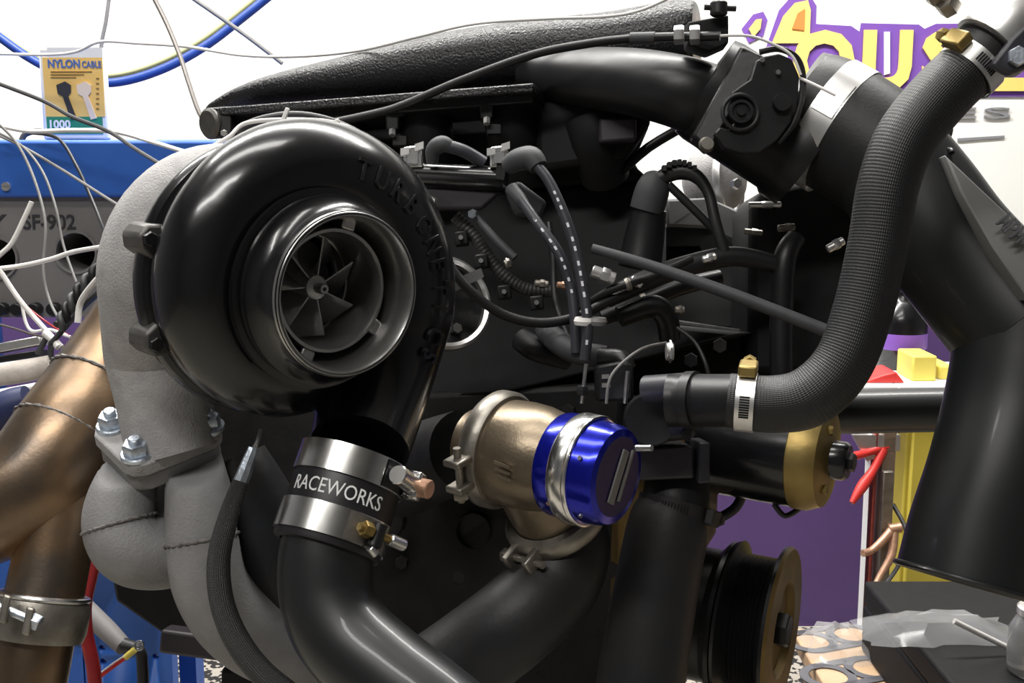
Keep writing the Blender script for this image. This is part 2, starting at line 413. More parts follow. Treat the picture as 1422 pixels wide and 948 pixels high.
wall_poly([(1030, 40), (1046, 20), (1060, 16), (1066, 28), (1060, 50), (1040, 60)], 'sign_purple', 'letter_outline', 0.005)
wall_poly([(1040, 40), (1050, 27), (1058, 26), (1056, 40), (1046, 52)], 'sign_yellow', 'letter', 0.012)
for ch, x0, x1 in (('E', 1322, 1356), ('S', 1366, 1404)):
    glyph_on_wall(ch, x0, x1, 149, 164, 'sign_grey', 'small_letter', 0.0, 0.006)
wall_poly([(1330, 192), (1395, 188), (1395, 191), (1330, 196)], 'sign_grey', 'underline', 0.006)

# ------------------------------------------------------------------ turbocharger
A = C3(0.665, -0.155, 0.73).normalized()
E1 = (UP - A * UP.dot(A)).normalized(); E2 = E1.cross(A).normalized()
if E2.dot(RT) < 0: E2 = -E2
TC = P(408, 392, 0.98)
def rim(th): return E1 * math.cos(th) + E2 * math.sin(th)          # clockwise from twelve o'clock
tb = thing('turbocharger', 'large turbocharger with gloss black compressor cover and grey cast turbine', 'turbocharger', P(218, 620, 1.06))
# compressor scroll
def scroll_r(f): return 0.034 + 0.012 * f + 0.026 * max(0.0, f - 0.5)
RI = 0.046; pts = []; rad = []
a0, a1 = math.radians(158), math.radians(462)
for i in range(73):
    f = i / 72; th = a0 + (a1 - a0) * f
    r = scroll_r(f)
    pts.append(TC + rim(th) * (RI + r)); rad.append(r)
last = pts[-1]; tang = (pts[-1] - pts[-2]).normalized()
OUT0 = P(500, 622, 0.995)
for i in range(1, 9):
    f = i / 8
    p = last * (1 - f) + OUT0 * f
    q = last + tang * ((OUT0 - last).length * f)
    pts.append(p * f + q * (1 - f) if f < 1 else OUT0); rad.append(scroll_r(1) * (1 - f) + 0.043 * f)
cover = MB().sweep(pts, rad, 32, True)
# front cone with machined steps, back skirt
cover.lathe([(0.092, -0.03), (0.098, 0.0), (0.096, 0.022), (0.088, 0.034), (0.086, 0.040), (0.086, 0.046), (0.082, 0.0465), (0.0805, 0.051), (0.083, 0.052), (0.083, 0.057), (0.077, 0.058), (0.0755, 0.063), (0.078, 0.064), (0.078, 0.068), (0.072, 0.070), (0.0670, 0.080), (0.0670, 0.0935), (0.0640, 0.0950)], TC - A * 0.010, A, 72)
cover.lathe([(0.06, -0.036), (0.113, -0.036), (0.115, -0.032), (0.114, -0.016), (0.106, -0.008), (0.09, 0.0)], TC, A, 72)
cov = cover.build('compressor_cover', 'black_gloss', tb, smooth=50)
# raised maker's name on the scroll
for i, ch in enumerate('TURBONETICS'):
    th = math.radians(16 + i * 10.2); f = (th + 2 * math.pi - a0) / (a1 - a0); r = scroll_r(f)
    c = TC + rim(th) * (RI + r); ph = math.radians(12)
    nrm = A * math.cos(ph) + rim(th) * math.sin(ph); upv = rim(th) * math.cos(ph) - A * math.sin(ph); rt = upv.cross(nrm)
    o = c + nrm * (r - 0.0005)
    def fn(x, y, z, o=o, nrm=nrm, upv=upv, rt=rt): return o + rt * ((x - 0.32) * 0.0205) + upv * ((y - 0.35) * 0.027) + nrm * (z * 0.03)
    MB().text(ch, fn, 0.07, 0.012).build('raised_letter', 'black_letter', cov, smooth=0)
IC = TC - A * 0.011
# inlet bell (machined), inducer ring, struts
MB().lathe([(0.0672, 0.0905), (0.0672, 0.0935), (0.0658, 0.0955), (0.0628, 0.0955), (0.0615, 0.093), (0.0595, 0.080), (0.0580, 0.060), (0.0570, 0.042)], IC, A, 72).build('inlet_ring', 'machined', tb)
MB().lathe([(0.0515, 0.026), (0.0517, 0.068), (0.0507, 0.0705), (0.0482, 0.0705), (0.0470, 0.068), (0.0455, 0.054), (0.0440, 0.01)], IC, A, 72).build('inducer_ring', 'machined', tb)
MB().lathe([(0.0435, 0.024), (0.058, 0.024)], IC, A, 48).build('bypass_slot_floor', 'machined', tb)
for deg in (12, 122, 198):
    th = math.radians(deg); d = rim(th)
    MB().box(IC + d * 0.0555 + A * 0.060, d, A, d.cross(A), 0.0095, 0.020, 0.013).build('strut', 'machined', tb, bevel=0.002)
MB().lathe([(0.0435, 0.012), (0.058, 0.012), (0.058, 0.01)], IC, A, 48).build('bore_floor', 'machined', tb)
WQ = IC - A * 0.009
wh = MB().lathe([(0.040, 0.012), (0.030, 0.016), (0.019, 0.024), (0.0125, 0.036), (0.0105, 0.050), (0.0100, 0.056), (0.0085, 0.0575), (0.004, 0.058)], WQ, A, 36).build('compressor_wheel', 'wheel_metal', tb)
MB().lathe([(0.0045, 0.056), (0.0045, 0.0665), (0.0038, 0.068), (0.0018, 0.068), (0.0016, 0.066)], WQ, A, 16).build('shaft_nut', 'machined', wh)
for k in range(7):
    th0 = math.radians(6 + k * 360 / 7); mb = MB(); g = []
    for j in range(6):
        z = 0.052 - 0.034 * j / 5; tw = th0 + 0.95 * (j / 5) ** 1.2
        for q in range(5):
            r = 0.008 + (0.0425 - 0.008) * q / 4
            g.append(WQ + rim(tw) * r + A * (z + 0.002 * (1 - q / 4)))
    nb = len(g); mb.v += g
    for p in g: mb.v.append(p + rim(th0 + 1.57) * 0.0011)
    for j in range(5):
        for q in range(4):
            a = j * 5 + q
            mb.f.append((a, a + 1, a + 6, a + 5)); mb.f.append((nb + a, nb + a + 5, nb + a + 6, nb + a + 1))
    for j in range(5):
        mb.f.append((j * 5 + 4, nb + j * 5 + 4, nb + j * 5 + 9, j * 5 + 9)); mb.f.append((j * 5, j * 5 + 5, nb + j * 5 + 5, nb + j * 5))
    for q in range(4): mb.f.append((q, nb + q, nb + q + 1, q + 1))
    mb.build('blade', 'wheel_metal', wh, smooth=60)
# bright back plate and clamp lugs
MB().lathe([(0.05, -0.054), (0.115, -0.054), (0.1195, -0.052), (0.1205, -0.047), (0.1205, -0.042), (0.118, -0.037), (0.108, -0.033)], TC, A, 80).build('back_plate', 'black_gloss', tb)
for deg in (283, 242):
    d = rim(math.radians(deg)); sd = d.cross(A)
    lg = MB()
    lg.prism([TC + d * 0.108 + sd * -0.016 - A * 0.062, TC + d * 0.126 + sd * -0.011 - A * 0.062, TC + d * 0.131 - A * 0.062, TC + d * 0.126 + sd * 0.011 - A * 0.062, TC + d * 0.108 + sd * 0.016 - A * 0.062], A * 0.034)
    l = lg.build('clamp_lug', 'dark_lug', tb, bevel=0.003)
    MB().hexa(TC + d * 0.122 - A * 0.028, A, 0.0062, 0.006).build('bolt_head', 'black_satin', l)
# centre housing and turbine housing
MB().lathe([(0.045, -0.058), (0.06, -0.075), (0.055, -0.10), (0.07, -0.12)], TC, A, 32).build('bearing_housing', 'black_satin', tb)
TT = TC - A * 0.108; pts = []; rad = []
for q in spline([(243, 630, 1.062, 0.042), (237, 606, 1.062, 0.042), (226, 545, 1.062, 0.043), (212, 480, 1.062, 0.045)], 5)[:-1]:
    pts.append(P(*q[:3])); rad.append(q[3])
for i in range(46):
    f = i / 45; th = math.radians(262) + math.radians(290) * f; r = 0.045 - 0.017 * f
    pts.append(TT + rim(th) * (0.034 + r)); rad.append(r)
tbn = MB().sweep(pts, rad, 32)
tbn.lathe([(0.03, 0.045), (0.08, 0.042), (0.09, 0.03), (0.088, 0.0), (0.07, -0.05), (0.06, -0.07), (0.056, -0.08)], TT, A, 48)
# foot flange: tilted square plate with stud nuts
FN = C3(0, 0.866, 0.5); FR = RT; FG = C3(0, -0.5, 0.866)
fu = (FR * 0.05 + FG * 0.056); fv = (FR * 0.063 - FG * 0.052)
FC = P(219, 596, 1.062)
def flush(mb, h0, above):
    """trim a mesh flat against a face parallel to the flange"""
    for i, v in enumerate(mb.v):
        h = (v - FC).dot(FN)
        if (v - FC).length < 0.10 and ((h > h0) if above else (h < h0)): mb.v[i] = v - FN * (h - h0)
    return mb
def flange(c, s, th):
    k = 0.5 * s; pl = [c - fu * k - fv * k, c + fu * k - fv * k, c + fu * k + fv * k, c - fu * k + fv * k]
    out = []
    for i in range(4):
        p = pl[i]; a = pl[i - 1]; b2 = pl[(i + 1) % 4]
        da = (a - p).normalized(); db = (b2 - p).normalized()
        out += [p + da * 0.014, p + da * 0.005 + db * 0.005, p + db * 0.014]
    return MB().prism(out, -FN * th)
flush(tbn, -0.008, False)
turbine = tbn.build('turbine_housing', 'cast_grey', tb, smooth=60)
flange(FC, 1.16, 0.014).build('foot_flange', 'cast_grey', tb, bevel=0.002)
for c in (FC - fu * 0.40 - fv * 0.36, FC + fu * 0.36 - fv * 0.40, FC + fu * 0.38 + fv * 0.44):
    nut = MB().hexa(c + FN * 0.003, FN, 0.0118, 0.011).build('stud_nut', 'zinc', tb)
    MB().cyl(c + FN * -0.001, c + FN * 0.004, 0.0148, 20, 0.001).build('washer', 'zinc', nut)
    MB().cyl(c + FN * 0.010, c + FN * 0.019, 0.0058, 14, 0.001).build('stud', 'zinc', nut)

# ------------------------------------------------------------------ exhaust manifold under the turbo
em = thing('exhaust_manifold', 'dull grey steam pipe exhaust manifold under the turbocharger', 'manifold', P(240, 880, 1.1))
flange(FC - FN * 0.0142, 1.10, 0.017).build('collector_flange', 'steam_pipe', em, bevel=0.002)
r1 = flush(MB().tube([(192, 632, 1.065, 36), (170, 690, 1.055, 46), (166, 730, 1.05, 50), (184, 760, 1.05, 52), (222, 768, 1.065, 50), (275, 755, 1.10, 48), (330, 740, 1.16, 48)], 28, 8), -0.026, True).build('runner', 'steam_pipe', em)
r2 = flush(MB().tube([(224, 636, 1.075, 30), (222, 700, 1.085, 30), (226, 745, 1.10, 34), (250, 775, 1.14, 36)], 24, 8), -0.026, True).build('runner', 'steam_pipe', em)
r3 = flush(MB().tube([(264, 622, 1.072, 38), (276, 690, 1.055, 46), (280, 750, 1.05, 50), (296, 820, 1.055, 52), (345, 878, 1.08, 54), (430, 915, 1.13, 52), (520, 930, 1.2, 50)], 28, 8), -0.026, True).build('runner', 'steam_pipe', em)
r4 = MB().tube([(326, 636, 1.10, 44), (345, 680, 1.10, 52), (380, 760, 1.11, 62), (400, 850, 1.14, 70), (420, 915, 1.18, 64)], 28, 8).build('runner', 'dark_steel', em)
def bead(ctr_px, d, ax, r, par, rr=0.0022):
    mb = MB(); c = P(*ctr_px, d); ax = V(ax).normalized(); h = UP if abs(ax.dot(UP)) < 0.85 else RT
    e1 = (h - ax * h.dot(ax)).normalized(); e2 = ax.cross(e1); n = 90
    pts = [c + (e1 * math.cos(2 * math.pi * i / n) + e2 * math.sin(2 * math.pi * i / n)) * (r + 0.0006 * math.sin(i * 2.1)) for i in range(n)]
    mb.sweep(pts, [rr * 0.6 * (1 + 0.3 * math.sin(i * 1.9)) for i in range(n)], 6, closed=True)
    return mb.build('weld_bead', 'weld', par)
bead((166, 727, ), 1.05, P(184, 760, 1.05) - P(166, 690, 1.055), 50.5 * 1.05 / F, r1)
bead((280, 748), 1.05, P(296, 820, 1.05) - P(276, 690, 1.055), 50.5 * 1.05 / F, r3)
bead((226, 742), 1.098, P(250, 775, 1.14) - P(222, 700, 1.085), 34 * 1.1 / F, r2)

# ------------------------------------------------------------------ heat tinted downpipe and clamp
dp = thing('downpipe', 'bronze heat tinted exhaust downpipe with welded seams beside the turbine', 'pipe', P(60, 800, 1.2))
m1 = MB().tube([(225, 390, 1.32, 60), (168, 488, 1.28, 65), (132, 545, 1.25, 71), (98, 600, 1.22, 77), (52, 664, 1.2, 80), (-20, 705, 1.19, 80), (-90, 720, 1.18, 80)], 36, 8).build('main_tube', 'heat_tint', dp)
m2 = MB().tube([(95, 650, 1.21, 52), (84, 715, 1.2, 52), (72, 775, 1.19, 52), (60, 835, 1.18, 53)], 32, 8).build('branch_tube', 'heat_tint', dp)
def ring_at(mbctrl, i, rr, par, k=1.0):
    a = P(*mbctrl[i - 1][:3]); b2 = P(*mbctrl[i][:3])
    return bead(mbctrl[i][:2], mbctrl[i][2], b2 - a, mbctrl[i][3] * mbctrl[i][2] / F * k, par, rr)
ring_at([(168, 488, 1.28, 65), (137, 537, 1.254, 70.5)], 1, 0.003, m1)
ring_at([(132, 545, 1.25, 71), (93, 607, 1.218, 77.6)], 1, 0.0025, m1)
vb = thing('exhaust_v_band', 'steel v-band clamp with bolt around the lower downpipe joint', 'clamp', P(52, 880, 1.18))
vc = P(56, 858, 1.18); va = (P(72, 775, 1.19) - P(56, 858, 1.18)).normalized(); vr = 53 * 1.18 / F
MB().lathe([(vr, -0.022), (vr + 0.006, -0.021), (vr + 0.0085, -0.012), (vr + 0.0085, 0.010), (vr + 0.006, 0.019), (vr, 0.02)], vc, va, 48).build('band', 'clamp_steel', vb)
MB().torus(vc + va * 0.022, va, vr + 0.004, 0.003, 48, 8).build('flange_lip', 'steel', vb)
tb0 = P(18, 852, 1.12)
MB().cyl(P(-10, 838, 1.115), P(46, 862, 1.115), 0.0042, 12).build('bolt', 'zinc', vb)
for px, py in ((8, 845), (40, 862)):
    MB().box(P(px, py, 1.115), va, C3(0.9, -0.35, 0), C3(0.3, 0.2, 1), 0.026, 0.008, 0.018).build('trunnion', 'clamp_steel', vb, bevel=0.002)
MB().hexa(P(44, 861, 1.115), C3(0.9, -0.38, 0), 0.0085, 0.009).build('nut', 'zinc', vb)
MB().tube([(53, 872, 1.18, 51), (44, 920, 1.175, 52), (30, 990, 1.17, 52), (10, 1070, 1.165, 52)], 32, 6).build('exhaust_pipe', 'heat_tint', label='straight tinted exhaust pipe leaving the v-band clamp downward', cat='pipe')

# ------------------------------------------------------------------ braided drain line
ol = thing('braided_oil_line', 'black braided oil line hanging in front of the grey manifold', 'hose', P(330, 940, 0.98))
MB().tube([(334, 668, 0.97, 11), (318, 715, 0.965, 14), (304, 775, 0.965, 16), (308, 835, 0.965, 17), (330, 890, 0.965, 18), (368, 938, 0.965, 18), (430, 985, 0.97, 18)], 18, 8).build('hose', 'braided_hose', ol)
ft = MB().tube([(352, 622, 0.975, 7.5), (346, 638, 0.973, 9), (340, 655, 0.971, 10.5), (333, 672, 0.97, 11)], 8, 1).build('fitting', 'zinc', ol, smooth=20)
MB().tube([(363, 596, 0.985, 3), (358, 612, 0.98, 3.4), (352, 624, 0.975, 4)], 10, 2).build('stem', 'steel', ft)

# ------------------------------------------------------------------ coupler, t-bolt clamps and charge pipe
ca = P(494, 637, 0.9915); cb = P(452, 764, 0.965); cax = (cb - ca).normalized(); CL = (cb - ca).length
MB_ = MB().lathe([(0.041, 0.0), (0.0455, 0.001), (0.0462, 0.004), (0.0462, CL - 0.004), (0.0455, CL - 0.001), (0.04, CL)], ca, cax, 56)
cp = MB_.build('silicone_coupler', 'silicone', label='black silicone coupler with white lettering between two polished clamps', cat='coupler')
nv = (-FW + cax * FW.dot(cax)).normalized(); sv = cax.cross(nv)
if sv.dot(RT) < 0: sv = -sv
mb = MB()
def wrap(x, y, z):
    ang = (x * 0.0142 - 0.044) / 0.0463 - 0.05
    return ca + cax * (CL * 0.45 - (y - 0.35) * 0.0175) + (nv * math.cos(ang) + sv * math.sin(ang)) * (0.0463 + z * 0.01)
mb.text('RACEWORKS', wrap, 0.03, 0.0).build('lettering', 'print_white', cp, smooth=0)
def tbolt(z, tilt, lab, bolt_ang, look):
    t = thing('t_bolt_clamp', lab, 'clamp', ca + cax * z)
    MB().lathe([(0.0465, -0.0125), (0.0482, -0.0125), (0.0482, 0.0125), (0.0465, 0.0125), (0.0465, -0.0125)], ca + cax * z, cax, 64).build('band', 'chrome', t, smooth=30)
    def dirn(a): return nv * math.cos(a) + sv * math.sin(a)
    c0 = ca + cax * z
    br = MB().lathe([(0.0484, -0.0115), (0.0496, -0.0115), (0.0496, 0.0115), (0.0484, 0.0115)], c0, cax, 16, ref=dirn(bolt_ang), arc=(-0.42, 0.42)).build('bridge', 'black_satin' if look else 'clamp_steel', t)
    tang = cax.cross(dirn(bolt_ang)); 
    if tang.dot(sv) < 0: tang = -tang
    pc = c0 + dirn(bolt_ang) * 0.056
    if look:
        MB().cyl(pc - tang * 0.02 + tang * 0.0, pc + tang * 0.022, 0.0085, 20, 0.001).build('trunnion_barrel', 'chrome', t)
        MB().box(pc + tang * 0.012, tang, cax, dirn(bolt_ang), 0.012, 0.024, 0.014).build('trunnion_block', 'chrome', t, bevel=0.002)
        MB().cyl(pc + tang * 0.014 + dirn(bolt_ang) * 0.004, pc + tang * 0.014 + dirn(bolt_ang) * 0.015, 0.0082, 24, 0.001).build('pin_end', 'copper', t)
    else:
        MB().cyl(pc - tang * 0.016, pc + tang * 0.034, 0.0034, 12).build('bolt', 'gold_passivate', t)
        MB().hexa(pc - tang * 0.012, tang, 0.0068, 0.009).build('lock_nut', 'gold_passivate', t)
        MB().cyl(pc + tang * 0.004 - cax * 0.009, pc + tang * 0.004 + cax * 0.011, 0.0062, 16, 0.001).build('trunnion', 'black_satin', t)
        MB().cyl(pc + tang * 0.017, pc + tang * 0.034, 0.0052, 12, 0.001).build('bolt_end', 'steel', t)
        MB().cyl(pc + tang * 0.0 + cax * 0.012, pc + tang * 0.008 + cax * 0.016, 0.004, 12, 0.0006).build('spot_weld', 'steel', t)
tbolt(CL * 0.135, 0, 'polished t-bolt clamp with copper pin at the compressor outlet', 1.10, True)
tbolt(CL * 0.76, 0, 'polished t-bolt clamp with protruding bolt at the charge pipe', 0.72, False)
MB().tube([(462, 735, 0.967, 64), (453, 775, 0.962, 66), (455, 830, 0.955, 66), (478, 880, 0.945, 67), (530, 930, 0.93, 68), (600, 985, 0.915, 69), (680, 1050, 0.90, 69)], 40, 10).build('charge_pipe', 'black_pipe', label='glossy black bent charge pipe below the lettered coupler', cat='pipe')

# ------------------------------------------------------------------ wastegate
WA = C3(0.80, -0.13, 0.58).normalized(); WC = P(737, 634, 1.08); wr = 0.052
wg = thing('wastegate', 'bronze coloured wastegate with blue anodised cap', 'wastegate', P(740, 740, 1.08))
MB().lathe([(0.040, -0.050), (0.045, -0.045), (0.048, -0.040), (0.0500, -0.025), (0.0510, -0.005), (0.0500, 0.010), (0.047, 0.024), (0.040, 0.038), (0.036, 0.05)], WC, WA, 48).build('body', 'bronze_cast', wg)
for k in range(3):                     # three cast bars
    c = P(696 + k * 1.5, 645 + k * 9, 1.030 + 0.001 * k)
    MB().box(c, C3(0.92, -0.36, 0.1), C3(0.36, 0.92, 0), C3(0, 0, 1), 0.0145, 0.0026, 0.004).build('cast_bar', 'bronze_cast', wg)
# outlet boss down to its clamp
WQ0 = P(740, 658, 1.09); WD = (P(784, 736, 1.128) - WQ0).normalized()
MB().lathe([(0.040, 0), (0.041, 0.03), (0.041, 0.056)], WQ0, WD, 36).build('outlet_neck', 'bronze_cast', wg)
# cap
WO = WC + WA * 0.041
MB().lathe([(0.030, -0.008), (0.0475, -0.006), (0.0485, -0.002), (0.0485, 0.012), (0.046, 0.013)], WO, WA, 48).build('cap_base', 'blue_anodised', wg)
MB().lathe([(0.044, 0.010), (0.0500, 0.0105), (0.0512, 0.013), (0.0512, 0.0235), (0.0500, 0.026), (0.0475, 0.0265)], WO, WA, 56).build('cap_clamp', 'chrome', wg)
MB().torus(WO + WA * 0.0285, WA, 0.0492, 0.0022, 48, 8).build('cap_clip', 'chrome', wg)
MB().lathe([(0.0485, 0.027), (0.0470, 0.032), (0.0455, 0.047), (0.0430, 0.053), (0.036, 0.0542)], WO, WA, 56).build('cap', 'blue_anodised', wg)
fc = MB().lathe([(0.0365, 0.0542), (0.030, 0.0535), (0.0001, 0.0535)], WO, WA, 48).build('cap_face', 'cap_face', wg)
wu = (UP - WA * UP.dot(WA)).normalized(); ws = wu.cross(WA).normalized()
MB().box(WO + WA * 0.0548, (wu * 0.94 + ws * 0.35), (ws * 0.94 - wu * 0.35), WA, 0.05, 0.011, 0.002).build('badge', 'grey_cable', fc, bevel=0.0008)
MB().box(WO + WA * 0.0548 + ws * 0.013, (wu * 0.94 + ws * 0.35), (ws * 0.94 - wu * 0.35), WA, 0.048, 0.003, 0.002).build('badge', 'grey_cable', fc)
for a, z in ((3.9, 0.040), (5.1, 0.040)):
    d = wu * math.cos(a) + ws * math.sin(a)
    MB().cyl(WO + d * 0.044 + WA * z, WO + d * 0.0485 + WA * z, 0.0022, 10).build('cap_screw', 'steel', wg)
MB().cyl(P(884, 622, 1.0), P(905, 622, 0.99), 0.003, 10).build('vent_nipple', 'steel', wg)
MB().cyl(P(756, 694, 1.035), P(766, 698, 1.02), 0.0035, 10).build('vent_nipple', 'copper', wg)
def vband(c, ax, r, lab, bdir, matn='clamp_steel'):
    t = thing('v_band_clamp', lab, 'clamp', c); ax = V(ax).normalized()
    MB().lathe([(r - 0.004, -0.011), (r + 0.003, -0.010), (r + 0.0065, -0.005), (r + 0.0065, 0.005), (r + 0.003, 0.010), (r - 0.004, 0.011)], c, ax, 44).build('band', matn, t)
    b2 = (V(bdir) - ax * V(bdir).dot(ax)).normalized(); tg = ax.cross(b2)
    pc = c + b2 * (r + 0.012)
    for s in (-1, 1):
        MB().box(pc + tg * 0.013 * s, ax, b2, tg, 0.019, 0.022, 0.007).build('lug', matn, t, bevel=0.002)
    MB().cyl(pc - tg * 0.026, pc + tg * 0.028, 0.0036, 12).build('bolt', 'clamp_steel', t)
    MB().hexa(pc + tg * 0.017, tg, 0.0075, 0.008).build('nut', 'clamp_steel', t)
vband(WC - WA * 0.036, WA, 0.0505, 'v-band clamp on the inlet side of the bronze wastegate', C3(-0.75, -0.25, 0.6))
vband(WQ0 + WD * 0.057, WD, 0.046, 'v-band clamp under the wastegate at the dark outlet pipe', C3(-0.72, 0.1, 0.75))
MB().lathe([(0.034, -0.07), (0.036, -0.05), (0.045, -0.04)], WC, WA, 36).build('wastegate_flange', 'bronze_cast', wg)
MB().tube([(778, 728, 1.124, 59), (788, 758, 1.125, 60), (768, 810, 1.115, 63), (720, 858, 1.095, 64), (660, 905, 1.10, 65), (590, 955, 1.10, 66), (520, 1000, 1.1, 66)], 36, 8).build('wastegate_pipe', 'dark_steel', label='dark grey bent pipe dropping from the wastegate outlet', cat='pipe')
MB().tube([(650, 625, 1.14, 58), (600, 640, 1.22, 58), (560, 660, 1.3, 58)], 30, 6).build('wastegate_inlet_pipe', 'grime_black', label='black stub pipe feeding the wastegate from behind', cat='pipe')
# ------------------------------------------------------------------ engine block, head, covers
eb = thing('engine_block', 'black engine block and cylinder head behind the turbocharger plumbing', 'engine', P(800, 1150, 1.5))
MB().slab([(285, 360, 1.53), (900, 345, 1.42), (915, 440, 1.42), (1160, 475, 1.34), (1165, 560, 1.34), (985, 690, 1.36), (938, 730, 1.36), (932, 1150, 1.36), (345, 1150, 1.53), (345, 820, 1.53), (285, 760, 1.53)], 0.30).build('cylinder_block', 'grime_black', eb, bevel=0.006)
MB().slab([(500, 280, 1.46), (905, 250, 1.38), (912, 360, 1.36), (930, 450, 1.35), (1050, 462, 1.32), (700, 545, 1.36), (500, 560, 1.44)], 0.26).build('cylinder_head', 'black_matt', eb, bevel=0.006)
MB().slab([(585, 545, 1.40), (860, 530, 1.33), (870, 660, 1.33), (590, 690, 1.40)], 0.06).build('side_cover', 'grime_black', eb, bevel=0.008)
MB().slab([(860, 600, 1.30), (962, 560, 1.275), (962, 700, 1.275), (935, 728, 1.28), (898, 745, 1.29), (895, 1150, 1.3), (850, 1150, 1.32)], 0.10).build('timing_cover', 'brass_dark', eb, bevel=0.006)
MB().slab([(1042, 290, 1.33), (1058, 262, 1.32), (1120, 248, 1.30), (1206, 266, 1.28), (1200, 520, 1.28), (1040, 520, 1.33)], 0.12).build('front_bracket', 'black_matt', eb, bevel=0.01)
for px, py, d in ((620, 590, 1.385), (700, 580, 1.365), (790, 570, 1.345), (610, 660, 1.385), (700, 662, 1.37), (560, 780, 1.47), (640, 800, 1.45), (850, 790, 1.305), (905, 690, 1.28), (1000, 480, 1.33), (960, 500, 1.335)):
    MB().hexa(P(px, py, d), C3(-0.2, 0, 1), 0.009, 0.010).build('bolt_head', 'dark_steel', eb)
for px, py in ((540, 720), (660, 735), (770, 720)):
    MB().lathe([(0.001, 0.004), (0.019, 0.004), (0.022, 0.012), (0.024, 0)], P(px, py, 1.45), C3(-0.2, 0, 1), 24).build('core_plug', 'dark_steel', eb)
# engine stand under the block
st = thing('engine_stand', 'dark steel stand carrying the engine block from the floor', 'stand', (P(800, 1150, 1.5).x, P(800, 1150, 1.5).y, 0))
LEGS = []
for px, df in ((500, 1.485), (900, 1.37)):
    k = 1.60; zl_ = CAM.z + FW.z * k - UP.z * (676 / F * df); xl_ = (px - CX) / F * df; yl_ = FW.y * k - UP.y * (676 / F * df)
    MB().wbox(xl_ - 0.04, xl_ + 0.04, yl_ - 0.04, yl_ + 0.04, 0, zl_ + 0.004).build('leg', 'black_satin', st, bevel=0.005)
    LEGS.append(V((xl_, yl_, 0)))
q0, q1 = LEGS
MB().wbox(q0.x, q1.x, q0.y - 0.03, q0.y + 0.03, 0.20, 0.26).build('cross_bar', 'black_satin', st)

# ------------------------------------------------------------------ intake manifold (plenum)
im = thing('intake_manifold', 'textured black plenum intake manifold sloping across the top of the engine', 'manifold', P(640, 170, 1.4))
MB().tube([(296, 160, 1.475, 5, 18), (312, 154, 1.47, 11, 40), (345, 142, 1.465, 16, 52), (400, 130, 1.455, 23, 62), (500, 114, 1.435, 33, 66), (620, 94, 1.41, 43, 68), (740, 78, 1.385, 46, 68), (850, 68, 1.36, 47, 68), (945, 54, 1.34, 50, 66), (968, 52, 1.335, 44, 60)], 36, 6, up=UP, power=2.4).build('plenum', 'black_crinkle', im, smooth=55)
rail = MB()
def strip(x0, y0, d0, x1, y1, d1, h, th): 
    a = P(x0, y0, d0); b2 = P(x1, y1, d1); ax = (b2 - a).normalized(); ay = (UP - ax * UP.dot(ax)).normalized(); az = ax.cross(ay)
    return MB().box((a + b2) / 2, ax, ay, az, (b2 - a).length, h, th)
strip(318, 164, 1.405, 752, 131.6, 1.31, 0.010, 0.08).build('flange', 'black_crinkle', im, bevel=0.002)
strip(335, 176, 1.42, 752, 144.6, 1.326, 0.012, 0.08).build('base_flange', 'black_satin', im, bevel=0.002)
for i in range(4):                                   # runners down to the head
    x = 470 + i * 118
    MB().tube([(x, (160 - i * 9) if i < 3 else 168, 1.40 - i * 0.025, 40), (x + 6, (200 - i * 7) if i < 3 else 200, 1.40 - i * 0.025, 36), (x + 16, 262 - i * 6, 1.43 - i * 0.025, 34)], 22, 6).build('runner', 'black_matt', im)
MB().slab([(742, 131, 1.335), (800, 138, 1.32), (905, 149, 1.29), (905, 172, 1.29), (870, 220, 1.3), (745, 238, 1.335)], 0.14).build('plenum_step', 'black_matt', im, bevel=0.008)
MB().slab([(832, 164, 1.285), (884, 163, 1.275), (884, 194, 1.275), (832, 198, 1.285)], 0.02).build('boss_plate', 'plum_black', im, bevel=0.003)
for px, py, d in ((545, 168, 1.335), (676, 152, 1.30), (318, 168, 1.385), (405, 160, 1.37)):
    w = 1.0 if px > 500 else 0.6
    MB().slab([(px - 11 * w, py - 26 * w, d), (px + 18 * w, py - 26 * w, d), (px + 18 * w, py - 8 * w, d), (px + 9 * w, py - 6 * w, d), (px + 9 * w, py + 12 * w, d), (px - 9 * w, py + 12 * w, d)], 0.03).build('clip_bracket', 'black_satin', im, bevel=0.002)
    MB().hexa(P(px, py + 12 * w, d - 0.004), C3(0, -0.9, 0.4), 0.0042, 0.008).build('clip_bolt', 'aluminium', im)
    MB().slab([(px + 0 * w, py + 20 * w, d), (px + 20 * w, py + 20 * w, d), (px + 20 * w, py + 34 * w, d), (px + 0 * w, py + 34 * w, d)], 0.012).build('plug_tab', 'dark_steel', im, bevel=0.001)
# end plug at the narrow end
ep = thing('plenum_end_plug', 'round ribbed metal plug at the narrow plenum end', 'plug', P(296, 185, 1.37))
MB().cyl(P(288, 172, 1.37), P(312, 170, 1.39), 0.0185, 24, 0.003).build('plug_body', 'dark_lug', ep)
MB().slab([(304, 148, 1.365), (322, 147, 1.365), (322, 190, 1.365), (304, 192, 1.365)], 0.02).build('plug_bracket', 'black_satin', ep, bevel=0.002)
MB().hexa(P(312, 184, 1.36), C3(0, -0.3, 1), 0.004, 0.006).build('plug_bolt', 'aluminium', ep)
# elbow to throttle
MB().tube([(740, 100, 1.36, 34), (800, 106, 1.31, 40), (880, 114, 1.25, 46), (945, 128, 1.215, 50), (982, 142, 1.22, 53)], 32, 8).build('intake_elbow', 'black_satin', label='smooth black elbow joining the plenum to the throttle body', cat='pipe')
